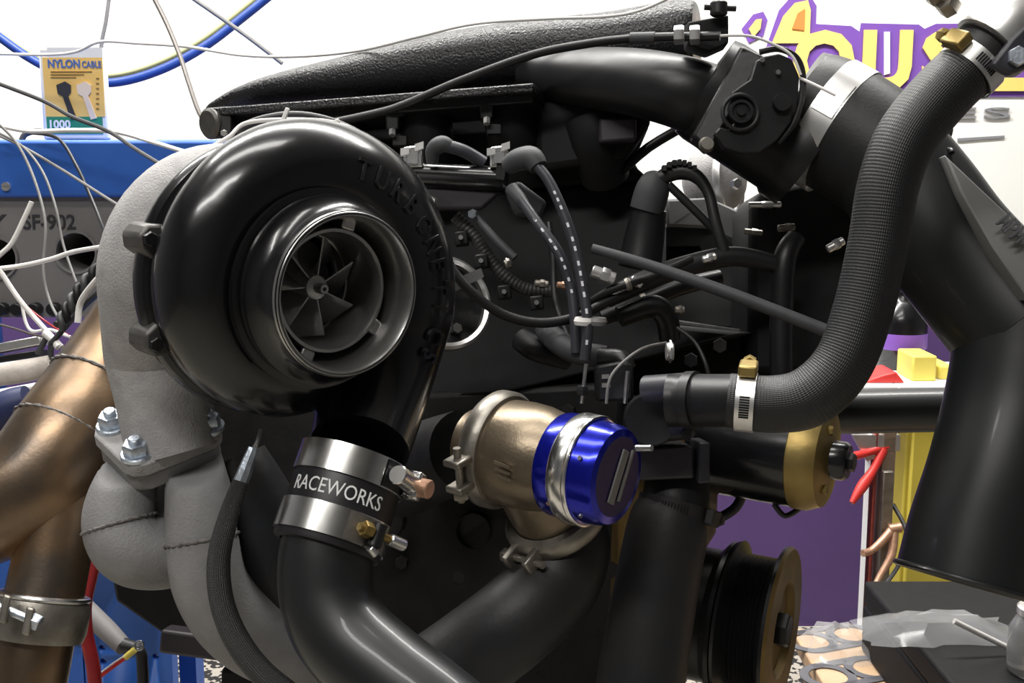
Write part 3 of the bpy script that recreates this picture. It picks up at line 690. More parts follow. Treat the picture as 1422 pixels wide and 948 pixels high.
# throttle body
tbz = thing('throttle', 'black throttle body with round cam wheel and cable', 'throttle', P(1040, 215, 1.18))
TA = C3(0.80, -0.52, 0.0).normalized()
tcen = P(1040, 160, 1.225)
MB().lathe([(0.030, -0.058), (0.056, -0.056), (0.058, -0.045), (0.058, 0.05), (0.062, 0.055), (0.062, 0.075), (0.05, 0.076)], tcen, TA, 40).build('bore_housing', 'black_satin', tbz)
MB().slab([(1030, 62, 1.165), (1062, 78, 1.16), (985, 210, 1.16), (962, 188, 1.165)], 0.03).build('mounting_flange', 'black_satin', tbz, bevel=0.003)
cw = [(1050, 84), (1062, 78), (1082, 74), (1100, 82), (1110, 105), (1108, 140), (1098, 170), (1080, 195), (1055, 212), (1028, 212), (1005, 205), (992, 185), (1000, 176), (1012, 180), (1022, 168), (1012, 150), (1016, 128), (1030, 118), (1042, 110)]
whl = MB().slab([(x, y, 1.145) for x, y in cw], 0.012).build('cam_wheel', 'black_satin', tbz, bevel=0.0015)
gpts = [P(x, y, 1.151) for x, y, *_ in spline([(1055, 72), (1082, 68), (1106, 80), (1115, 106), (1112, 142), (1100, 175), (1080, 200)], 5)]
MB().sweep(gpts, 0.0032, 8).build('wheel_rim', 'black_satin', tbz)
c0 = P(1028, 156, 1.142); fx = C3(0, 0, 1)
MB().lathe([(0.0001, 0.006), (0.004, 0.006), (0.0045, 0.003), (0.008, 0.003), (0.009, 0.006), (0.0115, 0.006), (0.012, 0)], c0, fx, 28).build('spindle', 'black_satin', whl)
MB().torus(c0, fx, 0.0175, 0.0022, 32, 8).build('return_spring', 'dark_steel', whl)
MB().lathe([(0.0001, 0.006), (0.0085, 0.006), (0.0095, 0.004), (0.0095, 0)], P(1085, 143, 1.144), fx, 20).build('stop_boss', 'black_satin', whl)
for px, py in ((1058, 84), (1080, 101)):
    MB().hexa(P(px, py, 1.143), fx, 0.0028, 0.003).build('pin', 'steel', whl)
MB().lathe([(0.0001, 0.008), (0.006, 0.008), (0.008, 0)], P(981, 201, 1.15), fx, 20).build('stop_screw', 'clamp_steel', tbz)
MB().slab([(955, 30, 1.17), (1012, 20, 1.17), (1012, 60, 1.17), (985, 72, 1.17), (955, 62, 1.17)], 0.028).build('cable_bracket', 'black_matt', tbz, bevel=0.002)
MB().cyl(P(998, 22, 1.16), P(998, 2, 1.16), 0.009, 16, 0.002).build('bracket_bolt', 'black_satin', tbz)
MB().cyl(P(978, 10, 1.16), P(1022, 12, 1.16), 0.003, 10).build('bracket_pin', 'black_satin', tbz)
# throttle cable with nuts
tcb = thing('throttle_cable', 'black throttle cable running over the plenum to the throttle bracket', 'cable', P(700, 100, 1.2))
MB().tube([(455, 172, 1.285, 6), (520, 158, 1.28, 6), (560, 146, 1.275, 6), (640, 112, 1.26, 6), (740, 76, 1.235, 6), (820, 60, 1.21, 6), (880, 53, 1.185, 6)], 12, 8).build('sheath', 'rubber', tcb)
MB().tube([(876, 53, 1.185, 8), (910, 52, 1.175, 8)], 14, 1).build('ferrule', 'rubber_grey', tcb)
MB().tube([(908, 52, 1.175, 6.5), (1000, 50, 1.15, 6.5)], 12, 1).build('threaded_end', 'black_satin', tcb)
for px in (942, 964):
    MB().hexa(P(px - 6, 49, 1.155), C3(1, 0, 0.2), 0.0095, 0.010).build('adjuster_nut', 'aluminium', tcb)
MB().tube([(990, 50, 1.15, 2), (1040, 50, 1.147, 2), (1075, 62, 1.146, 2), (1100, 78, 1.146, 2), (1112, 104, 1.146, 2)], 8, 6).build('inner_wire', 'white_cable', tcb)
# boost coupler after the throttle and its clamp
th = thing('throttle_coupler', 'wide black coupler between throttle body and intercooler pipe', 'coupler', P(1180, 200, 1.2))
ctrl = [(1104, 147, 1.231, 80), (1122, 156, 1.23, 84), (1150, 170, 1.22, 88), (1205, 204, 1.20, 88), (1262, 246, 1.18, 88)]
MB().tube(ctrl[:3], 40, 6).build('throttle_spigot', 'black_pipe', th)
MB().tube(ctrl[1:], 44, 6).build('sleeve', 'rubber', th)
cl = thing('throttle_clamp', 'broad bare metal band clamp around the throttle coupler', 'clamp', P(1165, 180, 1.2))
cc = P(1156, 176, 1.220); cx = (P(1205, 206, 1.2) - P(1110, 152, 1.23)).normalized(); crr = 90.5 * 1.222 / F
MB().lathe([(crr - 0.001, -0.014), (crr + 0.0012, -0.014), (crr + 0.0012, 0.014), (crr - 0.001, 0.014)], cc, cx, 64).build('band', 'aluminium', cl, smooth=30)
kd = (C3(-0.35, 0.35, 0.87) - cx * C3(-0.35, 0.35, 0.87).dot(cx)).normalized()
MB().lathe([(crr + 0.0012, -0.012), (crr + 0.003, -0.012), (crr + 0.003, 0.012), (crr + 0.0012, 0.012)], cc, cx, 12, ref=kd, arc=(-0.3, 0.3)).build('overlap', 'aluminium', cl)
MB().tube([(1110, 108, 1.15, 2.2), (1140, 122, 1.14, 2.2), (1160, 132, 1.135, 2.2)], 8, 4).build('clamp_wire', 'white_cable', cl)

# ------------------------------------------------------------------ intercooler pipe on the right
ip = thing('intercooler_pipe', 'large glossy black intercooler pipe bending downward beside the coolant hose', 'pipe', P(1340, 830, 1.1))
MB().tube([(1235, 228, 1.185, 84), (1275, 280, 1.175, 86), (1318, 340, 1.16, 88), (1370, 400, 1.145, 92), (1418, 452, 1.13, 97)], 48, 8).build('upper_tube', 'black_pipe', ip)
lt = MB().tube([(1425, 446, 1.13, 98), (1424, 500, 1.125, 98), (1412, 570, 1.12, 98), (1388, 660, 1.11, 97), (1362, 740, 1.105, 97), (1346, 806, 1.10, 98)], 48, 8).build('lower_tube', 'black_pipe', ip)
MB().torus(P(1345, 808, 1.10), P(1346, 806, 1.10) - P(1362, 740, 1.105), 98.5 * 1.1 / F, 0.003, 56, 10).build('rolled_lip', 'black_pipe', lt)
# flat gusset plate on top carrying the marker letters
gp = MB().slab([(1312, 214, 1.105), (1430, 325, 1.065), (1430, 418, 1.05), (1380, 345, 1.065), (1335, 268, 1.09)], 0.055).build('gusset_plate', 'gusset_grey', ip, bevel=0.002)
n0 = (P(1430, 325, 1.10) - P(1312, 214, 1.14)).normalized(); 
gx = (P(1414, 318, 1.098) - P(1386, 290, 1.108)).normalized(); gup0 = (P(1386, 290, 1.106) - P(1390, 322, 1.10)).normalized(); gn = gx.cross(gup0).normalized(); gup = gn.cross(gx).normalized()
text_in_rect(MB(), 'MPM', P(1383, 310, 1.062), gx, gup, 0.026, 0.015, 0.002, 0.02).build('marker_letters', 'print_black', gp, smooth=0)
MB().tube([(1300, 212, 1.15, 4), (1318, 208, 1.13, 4), (1322, 212, 1.125, 4)], 10, 3).build('plug_stub', 'black_satin', ip)

# ------------------------------------------------------------------ coolant hose, its clamps and fitting
MB().tube([(1352, 88, 0.985, 42), (1308, 130, 0.985, 43), (1260, 190, 0.985, 43), (1234, 255, 0.985, 42), (1219, 340, 0.985, 41), (1198, 432, 0.985, 41), (1170, 505, 0.985, 41), (1125, 550, 0.99, 42), (1075, 561, 1.0, 40), (1012, 556, 1.01, 38)], 40, 10).build('coolant_hose', 'coolant_hose', label='thick black rubber coolant hose curving from the alloy fitting down', cat='hose')
def worm(ctr, d, ax, r, lab, sdir, wmat='aluminium'):
    t = thing('worm_clamp', lab, 'clamp', P(*ctr, d)); c = P(*ctr, d); ax = V(ax).normalized()
    MB().lathe([(r, -0.008), (r + 0.0012, -0.008), (r + 0.0012, 0.008), (r, 0.008)], c, ax, 56).build('band', wmat, t, smooth=30)
    sd = (V(sdir) - ax * V(sdir).dot(ax)).normalized(); tg = ax.cross(sd)
    MB().box(c + sd * (r + 0.006), ax, tg, sd, 0.016, 0.022, 0.010).build('screw_housing', 'gold_passivate' if wmat == 'aluminium' else wmat, t, bevel=0.002)
    MB().hexa(c + sd * (r + 0.007) + tg * 0.010, tg, 0.0062, 0.009).build('screw_head', 'gold_passivate' if wmat == 'aluminium' else wmat, t)
    f0 = (-FW - ax * (-FW).dot(ax)).normalized(); s0 = ax.cross(f0)
    for i in range(9):
        a = -0.50 + i * 0.085
        dd = f0 * math.cos(a) + s0 * math.sin(a)
        MB().box(c + dd * (r + 0.0013), ax, ax.cross(dd), dd, 0.0085, 0.0014, 0.0008).build('thread_slot', 'black_matt', t, smooth=0)
worm((1348, 94), 0.985, P(1310, 130, 0.985) - P(1352, 88, 0.985), 43.6 * 0.985 / F, 'slotted worm clamp on the coolant hose at the alloy fitting', C3(-0.9, 0.25, 0.55))
worm((1036, 558), 1.005, P(1012, 556, 1.01) - P(1075, 562, 1.0), 39.8 * 1.005 / F, 'slotted worm clamp on the coolant hose at the black housing', C3(0, 0.95, 0.3))
fx_ = thing('alloy_hose_fitting', 'bright alloy swivel fitting with bolts above the coolant hose', 'fitting', P(1370, 90, 0.985))
fa = (P(1352, 88, 0.985) - P(1310, 130, 0.985)).normalized(); f0 = P(1360, 80, 0.985)
MB().lathe([(0.024, -0.02), (0.0265, -0.018), (0.0265, 0.008), (0.030, 0.009), (0.030, 0.012)], f0, fa, 36).build('hose_spigot', 'dark_steel', fx_)
MB().lathe([(0.028, 0.010), (0.0335, 0.011), (0.0345, 0.014), (0.0345, 0.056), (0.0335, 0.059), (0.03, 0.060)], f0, fa, 40).build('collar', 'aluminium', fx_)
MB().lathe([(0.030, 0.058), (0.036, 0.060), (0.036, 0.14), (0.03, 0.142)], f0, fa, 40).build('outlet_neck', 'dark_steel', fx_)
MB().slab([(1405, 52, 0.948), (1440, 20, 0.948), (1440, 90, 0.948), (1402, 104, 0.948), (1376, 90, 0.948)], 0.010).build('side_lug', 'shrink_grey', fx_, bevel=0.003)
MB().hexa(P(1412, 80, 0.949), C3(-0.2, 0, 1), 0.0085, 0.008).build('lug_bolt', 'zinc', fx_)
for px, py in ((1322, 14), (1304, -2)):
    MB().hexa(P(px, py, 0.985), C3(-0.7, 0.5, 0.5), 0.0095, 0.013).build('bolt_head', 'clamp_steel', fx_)
# thermostat housing the hose plugs onto
thh = thing('thermostat_housing', 'black thermostat housing with stub pipe behind the wastegate cap', 'housing', P(930, 610, 1.1))
MB().tube([(1040, 556, 1.008, 37), (960, 556, 1.05, 37), (930, 556, 1.06, 37)], 36, 4).build('stub_pipe', 'black_satin', thh)
MB().tube([(968, 556, 1.045, 41), (955, 556, 1.05, 41)], 36, 1).build('stub_collar', 'black_satin', thh)
MB().tube([(966, 535, 1.05, 19), (898, 541, 1.08, 20)], 28, 1).build('outlet_pipe', 'shrink_grey', thh)
MB().slab([(868, 555, 1.115), (945, 552, 1.075), (968, 570, 1.065), (968, 610, 1.065), (885, 618, 1.11), (865, 600, 1.118)], 0.08).build('casting', 'black_satin', thh, bevel=0.006)
MB().lathe([(0.0001, 0.004), (0.012, 0.004), (0.024, 0.006), (0.026, 0)], P(904, 582, 1.092), C3(-0.1, 0, 1), 28).build('cover_disc', 'black_satin', thh)
for px, py, bd in ((953, 602, 1.062), (940, 556, 1.068), (876, 606, 1.108)):
    MB().hexa(P(px, py, bd), C3(-0.1, 0, 1), 0.0055, 0.006).build('bolt_head', 'black_satin', thh)
# gold ended pump behind
pm = thing('electric_pump', 'black cylindrical pump with gold plated end plate', 'pump', P(1030, 690, 1.2))
pa = C3(0.86, -0.10, 0.50).normalized(); pc = P(985, 612, 1.245)
MB().lathe([(0.02, -0.01), (0.053, -0.008), (0.055, 0), (0.055, 0.10)], pc, pa, 44).build('motor_body', 'black_gloss', pm)
MB().lathe([(0.054, 0.098), (0.056, 0.10), (0.056, 0.114), (0.050, 0.128), (0.022, 0.134), (0.0001, 0.135)], pc, pa, 44).build('end_plate', 'gold_passivate', pm)
MB().lathe([(0.020, 0.128), (0.020, 0.146), (0.017, 0.150), (0.0001, 0.150)], pc, pa, 24).build('end_cap', 'black_gloss', pm)
MB().hexa(pc + pa * 0.148, pa, 0.010, 0.008).build('end_nut', 'black_satin', pm)
for k in range(3):
    d = (UP * math.cos(k * 2.1 + 2.6) - FW * math.sin(k * 2.1 + 2.6))
    MB().hexa(pc + (d - pa * d.dot(pa)).normalized() * 0.034 + pa * 0.129, pa, 0.005, 0.006).build('end_screw', 'gold_passivate', pm)
MB().slab([(884, 622, 1.13), (955, 617, 1.125), (965, 622, 1.125), (965, 664, 1.125), (884, 668, 1.13)], 0.155).build('mounting_block', 'plum_black', pm, bevel=0.003)
MB().slab([(970, 614, 1.115), (986, 614, 1.115), (986, 670, 1.115), (970, 672, 1.115)], 0.055).build('mounting_strap', 'shrink_grey', pm, bevel=0.002)
MB().tube([(1075, 700, 1.2, 4), (1090, 716, 1.2, 4), (1110, 706, 1.2, 4)], 10, 5).build('pump_lead', 'black_cable', pm)
MB().tube([(1032, 684, 1.25, 7), (1020, 706, 1.25, 7), (990, 722, 1.25, 7), (960, 722, 1.26, 7)], 14, 6).build('drain_hose', 'black_cable', label='short black drain hose curling under the gold ended pump', cat='hose')
MB().tube([(940, 662, 1.18, 44), (938, 700, 1.17, 48), (928, 730, 1.165, 56), (914, 800, 1.16, 58), (900, 880, 1.155, 60), (885, 980, 1.15, 62), (880, 1060, 1.15, 62)], 40, 8).build('lower_radiator_hose', 'dark_steel', label='fat dark hose dropping straight down below the pump', cat='hose')
worm((936, 706), 1.168, P(938, 700, 1.17) - P(914, 800, 1.16), 50 * 1.168 / F, 'dull worm clamp at the top of the fat dark hose', C3(0.9, 0.1, 0.5), 'dark_steel')
MB().slab([(968, 676, 1.23), (998, 680, 1.23), (995, 740, 1.23), (975, 772, 1.23), (962, 760, 1.23)], 0.05).build('pump_bracket', 'brown', label='rusty cast bracket beside the worm clamp of the fat hose', cat='bracket', bevel=0.004)
# crank pulleys
pu = thing('crank_pulley', 'dark ribbed crank pulley stack at the engine front', 'pulley', P(1050, 950, 1.3))
ua = C3(0.90, -0.10, 0.42).normalized(); u0 = P(978, 852, 1.33); ur = 0.088
MB().lathe([(0.02, -0.03), (ur * 1.0, -0.028), (ur * 1.02, -0.024), (ur * 0.86, -0.012), (ur * 0.86, 0.014), (ur * 1.0, 0.024), (ur * 1.0, 0.029), (0.02, 0.031)], u0, ua, 56).build('rear_sheave', 'black_satin', pu)
pf = [(0.02, 0.031), (ur * 1.01, 0.031), (ur * 1.03, 0.035), (ur * 0.86, 0.042)]
for i in range(7):
    z = 0.044 + i * 0.0048; pf += [(ur * 0.88, z), (ur * 0.83, z + 0.0024)]
pf += [(ur * 1.05, 0.084), (ur * 1.06, 0.088)]
MB().lathe(pf, u0, ua, 56).build('ribbed_drum', 'black_satin', pu, smooth=25)
MB().lathe([(ur * 1.06, 0.088), (ur * 1.03, 0.092), (ur * 0.62, 0.092), (ur * 0.58, 0.084), (0.0001, 0.084)], u0, ua, 56).build('front_face', 'brass_dark', pu)
MB().cyl(u0 - ua * 0.075, u0 + ua * 0.02, 0.024, 24).build('hub', 'black_satin', pu)
MB().hexa(u0 + ua * 0.084, ua, 0.02, 0.014).build('crank_bolt', 'black_satin', pu)
# pale-topped black tube running right
MB().tube([(1150, 572, 1.40, 31), (1240, 570, 1.40, 31), (1340, 568, 1.40, 31), (1440, 566, 1.40, 31)], 32, 3).build('cross_tube', 'black_pipe', label='straight black cross tube behind the intercooler pipe', cat='pipe')
# ------------------------------------------------------------------ under the plenum: fuel rail, injectors, leads
MB().slab([(490, 175, 1.46), (770, 150, 1.40), (905, 168, 1.36), (880, 226, 1.36), (906, 249.9, 1.38), (490, 280.7, 1.46)], 0.10).build('lower_intake', 'black_matt', im, bevel=0.008)
fr = thing('fuel_rail', 'glossy black fuel rail tube beside the turbocharger', 'fuel rail', P(640, 290, 1.25))
fr_a = P(545, 240, 1.26); fr_b = P(702, 248, 1.22)
MB().cyl(fr_a, fr_b, 0.0125, 24, 0.001).build('rail_tube', 'black_gloss', fr)
MB().slab([(565, 258, 1.255), (695, 265, 1.225), (668, 290, 1.23), (600, 290, 1.25), (578, 278, 1.255)], 0.02).build('rail_bracket', 'plum_black', fr, bevel=0.003)
MB().slab([(690, 224, 1.205), (703, 224, 1.205), (700, 250, 1.205), (688, 248, 1.205)], 0.02).build('rail_clip', 'black_satin', fr)
MB().hexa(P(600, 282, 1.235), C3(-0.3, 0, 1), 0.0075, 0.008).build('rail_bolt', 'aluminium', fr)
MB().hexa(P(657, 296, 1.225), C3(-0.2, -0.3, 1), 0.005, 0.006).build('rail_bolt', 'zinc', fr)
for k, (px, lab) in enumerate(((572, 'shiny injector plug standing on the fuel rail close to the compressor cover'), (692, 'shiny injector plug standing on the fuel rail by the cable clip'))):
    t = thing('injector_plug', lab, 'connector', P(px, 232, 1.24), 'injector plugs on the fuel rail')
    d = 1.235 - 0.03 * k
    MB().slab([(px - 12, 204, d), (px + 14, 200, d), (px + 16, 232, d), (px - 12, 232, d)], 0.018).build('shell', 'chrome', t, bevel=0.002)
    for j in range(2):
        MB().slab([(px - 16 + j * 20, 206 - 6 * j, d - 0.004), (px - 4 + j * 20, 204 - 8 * j, d - 0.004), (px - 4 + j * 20, 214 - 8 * j, d - 0.004), (px - 16 + j * 20, 216 - 6 * j, d - 0.004)], 0.008).build('latch', 'aluminium', t)
    MB().slab([(px - 6, 212, d - 0.003), (px + 8, 211, d - 0.003), (px + 8, 226, d - 0.003), (px - 6, 226, d - 0.003)], 0.006).build('retainer', 'steel', t)
# plug leads and boots
def boot_lead(lab, boot, ctrl, marks, r=7.5):
    t = thing('plug_lead', lab, 'cable', P(*ctrl[-1][:3]), 'printed plug leads')
    MB().tube(boot, 18, 5).build('boot', 'rubber_grey', t)
    cs = spline([c + (r,) for c in ctrl], 8)
    MB().tube(cs, 12, 1).build('lead', 'shrink_grey', t)
    n = len(cs)
    for f in marks:
        i = int(f * (n - 3)); j = i + 1
        a = P(cs[i][0], cs[i][1], cs[i][2] - (r * 1.0) * cs[i][2] / F); b2 = P(cs[j][0], cs[j][1], cs[j][2] - (r * 1.0) * cs[j][2] / F)
        ax = (b2 - a).normalized(); ay = ax.cross(FW).normalized()
        MB().box((a + b2) / 2, ax, ay, FW, min((b2 - a).length * 0.95, 0.012), 0.0024, 0.0009).build('printed_mark', 'lead_print', t, smooth=0)
boot_lead('printed plug lead arching over and dropping past the other leads', [(706, 230, 1.18, 13), (720, 222, 1.17, 16), (738, 220, 1.16, 17), (748, 232, 1.155, 13)],
          [(740, 224, 1.155), (760, 248, 1.15), (778, 285, 1.145), (796, 335, 1.14), (808, 390, 1.135), (816, 450, 1.13), (812, 500, 1.13)], (0.28, 0.32, 0.36, 0.45, 0.50, 0.55, 0.62, 0.66, 0.70, 0.74, 0.82, 0.86, 0.95))
boot_lead('printed plug lead running straight from the rail end down to the tie', [(710, 262, 1.20, 10), (722, 276, 1.19, 9), (728, 284, 1.185, 8)],
          [(724, 278, 1.185), (748, 312, 1.17), (776, 352, 1.16), (792, 396, 1.158), (798, 440, 1.154), (800, 490, 1.152)], (0.12, 0.18, 0.26, 0.32, 0.38, 0.45, 0.52, 0.6, 0.66))
boot_lead('short grey plug lead with bent boot behind the fuel rail', [(600, 226, 1.23, 8), (602, 208, 1.225, 11), (614, 200, 1.22, 12), (626, 204, 1.22, 9)],
          [(616, 201, 1.22), (645, 210, 1.22), (672, 226, 1.225)], (), 9)
MB().slab([(700, 262, 1.22), (720, 250, 1.21), (760, 280, 1.21), (752, 300, 1.215), (715, 300, 1.22)], 0.02).build('boot_shield', 'rubber_grey', label='grey rubber boot shield under the arching plug lead', cat='shield', bevel=0.004)
# ties around the leads
for px, py in ((811, 446), (829, 446)):
    MB().torus(P(px, py, 1.133), C3(0.05, 1, 0.1), 0.0075, 0.0028, 20, 6, 1.6).build('cable_tie', 'white_cable' if px < 820 else 'grey_cable', label='small white cable tie around the straight printed lead' if px < 820 else 'small grey cable tie beside the white one on the leads', cat='cable tie', group='ties on the plug leads')
# chrome ring beside compressor
cr_ = thing('chrome_filler_ring', 'bright metal ring half hidden behind the compressor cover', 'ring', P(620, 480, 1.2))
rc = P(618, 420, 1.2); ra_ = C3(0.40, 0.22, 0.89)
MB().lathe([(0.043, -0.004), (0.0435, 0.003), (0.0475, 0.005), (0.0505, 0.003), (0.051, -0.006)], rc, ra_, 56).build('ring', 'aluminium', cr_)
MB().lathe([(0.045, -0.004), (0.030, -0.010), (0.0001, -0.010)], rc, ra_, 48).build('ring_plate', 'grime_black', cr_)
for a in (0.2, 1.9, 3.4, 5.0):
    MB().hexa(rc + (UP * math.sin(a) + RT * math.cos(a)) * 0.030 - FW * -0.008, ra_, 0.006, 0.012).build('ring_bolt', 'steel', cr_)
MB().slab([(612, 395, 1.19), (668, 372, 1.185), (672, 384, 1.185), (618, 412, 1.19)], 0.008).build('spoke', 'steel', cr_)
# hoses in the engine bay
def hose(lab, ctrl, matn='rubber', name='hose', cat='hose', segs=14, n=8, group=None):
    return MB().tube(ctrl, segs, n).build(name, matn, label=lab, cat=cat, group=group)
hose('thin black hose sagging from the fuel rail bolt past the chrome ring', [(600, 290, 1.22, 5), (612, 340, 1.16, 6), (640, 390, 1.15, 7), (690, 432, 1.155, 7), (745, 448, 1.16, 7), (800, 440, 1.17, 7), (850, 415, 1.18, 7), (900, 392, 1.19, 7)])
hose('fat grey rubber hose bending into the black valve above the wastegate', [(755, 455, 1.20, 14), (772, 472, 1.18, 17), (800, 488, 1.165, 17), (842, 496, 1.155, 16)], 'rubber_grey')
hose('fat dark rubber hose stub beside the bending grey hose', [(722, 470, 1.22, 16), (745, 484, 1.21, 18), (790, 498, 1.22, 16)], 'rubber')
hose('straight dark rod slanting across the engine toward the coolant hose', [(822, 345, 1.15, 7), (900, 368, 1.14, 8), (1020, 410, 1.12, 9), (1150, 460, 1.10, 9)], 'rubber_grey', 'brace_rod', 'rod', n=4)
hose('large arched black hose crossing behind the slanting rod', [(842, 415, 1.215, 13), (890, 392, 1.22, 15), (950, 370, 1.23, 15), (1020, 356, 1.235, 14), (1090, 370, 1.24, 12)], 'rubber')
hose('lower black hose running under the arched hose', [(835, 440, 1.255, 12), (880, 425, 1.255, 13), (940, 400, 1.26, 12), (1000, 385, 1.27, 11)], 'black_satin')
hose('small black hose running above the arched hose', [(800, 432, 1.19, 5), (850, 402, 1.174, 6), (910, 382, 1.176, 6), (960, 360, 1.20, 5)], 'rubber')
hose('thin black wire dropping to the outlet pipe of the thermostat housing', [(940, 455, 1.22, 3), (965, 475, 1.21, 3), (980, 505, 1.2, 3), (985, 530, 1.2, 3)], 'black_cable', 'wire', 'wire')
hose('thin grey rod from under the fuel rail slanting right', [(662, 302, 1.23, 5), (690, 334, 1.22, 6), (715, 358, 1.215, 6)], 'rubber_grey', 'link_rod', 'rod', n=4)
# small bright fittings scattered over the engine side
def fitting(px, py, d, w, h, matn, lab, rot=0.0):
    t = thing('hose_fitting', lab, 'fitting', P(px, py + h, d))
    ax = C3(math.cos(rot), math.sin(rot), 0); ay = C3(-math.sin(rot), math.cos(rot), 0); k = d / F
    MB().cyl(P(px, py, d) - ax * w * k * 0.5, P(px, py, d) + ax * w * k * 0.5, h * k * 0.5, 16, 0.001).build('barrel', matn, t)
    MB().hexa(P(px, py, d) - ax * w * k * 0.1, ax, h * k * 0.62, w * k * 0.35).build('hex_collar', matn, t)
fitting(838, 382, 1.17, 34, 18, 'aluminium', 'bright hex fitting beside the printed plug leads', -0.35)
fitting(884, 391, 1.175, 18, 12, 'aluminium', 'small bright collar on the small black hose', -0.5)
fitting(985, 358, 1.21, 20, 10, 'aluminium', 'small bright clip on the arched hose', 0.3)
fitting(752, 394, 1.21, 20, 10, 'clamp_steel', 'dull hex fitting low between ring and printed leads', -0.1)
fitting(782, 396, 1.21, 18, 9, 'copper', 'tiny coppery fitting beside the dull hex fitting', -0.1)
fitting(930, 488, 1.09, 10, 26, 'aluminium', 'bright sensor connector above the thermostat housing', 0.0)
fitting(1062, 284, 1.27, 46, 8, 'aluminium', 'bright rod end below the throttle cam wheel', 0.0)
fitting(1160, 340, 1.22, 26, 12, 'aluminium', 'bright angled fitting close behind the coolant hose', 0.5)
fitting(1046, 322, 1.28, 26, 8, 'clamp_steel', 'dull bolt on the front bracket under the throttle', -0.1)
fitting(1092, 316, 1.26, 24, 10, 'clamp_steel', 'dull hex bolt beside the arched hose end', 0.1)
fitting(706, 366, 1.24, 10, 14, 'clamp_steel', 'small dull bolt under the end of the slanting grey rod', 0.5)
fitting(944, 430, 1.22, 14, 10, 'clamp_steel', 'small bolt near the lower black hose', 0.0)
# clamp collars on the hoses
for px, py, d, r, rot in ((872, 394.5, 1.174, 0.0056, 0.33), (895, 419, 1.256, 0.0112, 0.4)):
    MB().torus(P(px, py, d), C3(math.cos(rot), math.sin(rot), 0), r, 0.0016, 24, 6, 2.0).build('spring_clip', 'clamp_steel', label='thin spring clip around the small black upper hose' if px < 880 else 'thin spring clip around the lower black hose', cat='clip', group='spring clips on engine hoses')
# boost valve above wastegate
bv = thing('boost_valve', 'square black boost valve block above the blue wastegate cap', 'valve', P(855, 555, 1.12))
MB().slab([(828, 508, 1.12), (862, 502, 1.11), (880, 506, 1.11), (880, 556, 1.11), (830, 558, 1.12)], 0.04).build('valve_block', 'black_satin', bv, bevel=0.003)
MB().tube([(836, 496, 1.15, 14), (862, 498, 1.135, 13), (872, 512, 1.13, 12)], 16, 4).build('elbow', 'black_satin', bv)
for k in range(2):
    MB().slab([(836, 520 + k * 12, 1.116), (852, 519 + k * 12, 1.116), (852, 525 + k * 12, 1.116), (836, 526 + k * 12, 1.116)], 0.006).build('label_strip', 'grey_cable', bv, smooth=0)
MB().cyl(P(872, 515, 1.10), P(868, 560, 1.10), 0.0022, 8).build('pin', 'steel', bv)
MB().cyl(P(814, 505, 1.12), P(808, 560, 1.12), 0.0020, 8).build('pin', 'steel', bv)
MB().hexa(P(809, 548, 1.118), C3(0, 1, 0.1), 0.006, 0.009).build('pin_nut', 'dark_steel', bv)
# distributor-like coil with grey boot and leads
ig = thing('ignition_coil', 'black ignition coil with grey top boot on the engine', 'coil', P(890, 350, 1.25))
MB().tube([(888, 372, 1.27, 30), (895, 330, 1.27, 28), (902, 290, 1.265, 24)], 20, 3).build('coil_body', 'black_satin', ig)
MB().tube([(898, 292, 1.262, 24), (906, 264, 1.258, 24), (912, 246, 1.255, 18), (914, 240, 1.255, 9)], 20, 4).build('boot', 'rubber_grey', ig)
MB().tube([(912, 250, 1.25, 10), (940, 238, 1.245, 12), (966, 244, 1.24, 10), (984, 268, 1.235, 8), (994, 310, 1.23, 8), (1006, 350, 1.23, 8)], 14, 8).build('lead', 'black_cable', ig)
MB().tube([(928, 256, 1.25, 6), (955, 282, 1.25, 6), (985, 312, 1.25, 6), (1022, 352, 1.25, 6)], 12, 6).build('lead', 'black_cable', ig)
for i in range(7):
    a = P(922 + i * 7, 232 + (i - 3) ** 2 * 0.9 - 6, 1.238)
    MB().box(a, RT, UP, FW, 0.004, 0.006, 0.012).build('loom_tooth', 'black_cable', ig)
# grey housing glimpsed through the gap
gh = thing('second_turbo_housing', 'pale grey rounded housing glimpsed below the throttle body', 'housing', P(985, 300, 1.675))
MB().ball(P(992, 250, 1.675), 0.052, C3(0.9, 0.1, 0.3), 0.9, 32, 16).build('dome', 'cast_grey', gh)
MB().lathe([(0.0515, -0.006), (0.053, -0.004), (0.053, 0.004), (0.0515, 0.006)], P(1012, 252, 1.66), C3(0.85, 0.05, 0.5), 36).build('dome_band', 'aluminium', gh)
MB().hexa(P(1019, 256, 1.612), C3(0.4, 0, 0.9), 0.008, 0.01).build('dome_bolt', 'steel', gh)
gb = thing('rear_rocker_cover', 'dull grey rocker cover with pale edges behind the plug leads', 'cover', P(970, 440, 1.5))
MB().slab([(925, 276, 1.50), (985, 274, 1.50), (1045, 300, 1.46), (1050, 345, 1.46), (925, 318, 1.5)], 0.12).build('upper_panel', 'cover_grey', gb, bevel=0.004)
lpn = MB().slab([(925, 316, 1.47), (985, 316, 1.465), (1050, 345, 1.455), (1050, 457, 1.45), (925, 443, 1.47)], 0.15).build('lower_panel', 'cover_grey', gb, smooth=0)
cut(lpn, [MB().slab([(932, 338, 1.43), (978, 338, 1.43), (990, 364, 1.43), (932, 364, 1.43)], 0.09)])
strip(925, 313, 1.465, 990, 316, 1.465, 0.004, 0.01).build('pale_edge', 'clamp_steel', gb)
# dark links at the plenum end near the gap
hose('dark sloping link behind the plenum above the ignition coil', [(862, 238, 1.33, 7), (900, 205, 1.34, 7), (945, 178, 1.35, 7)], 'black_satin', 'linkage', 'rod', n=3)
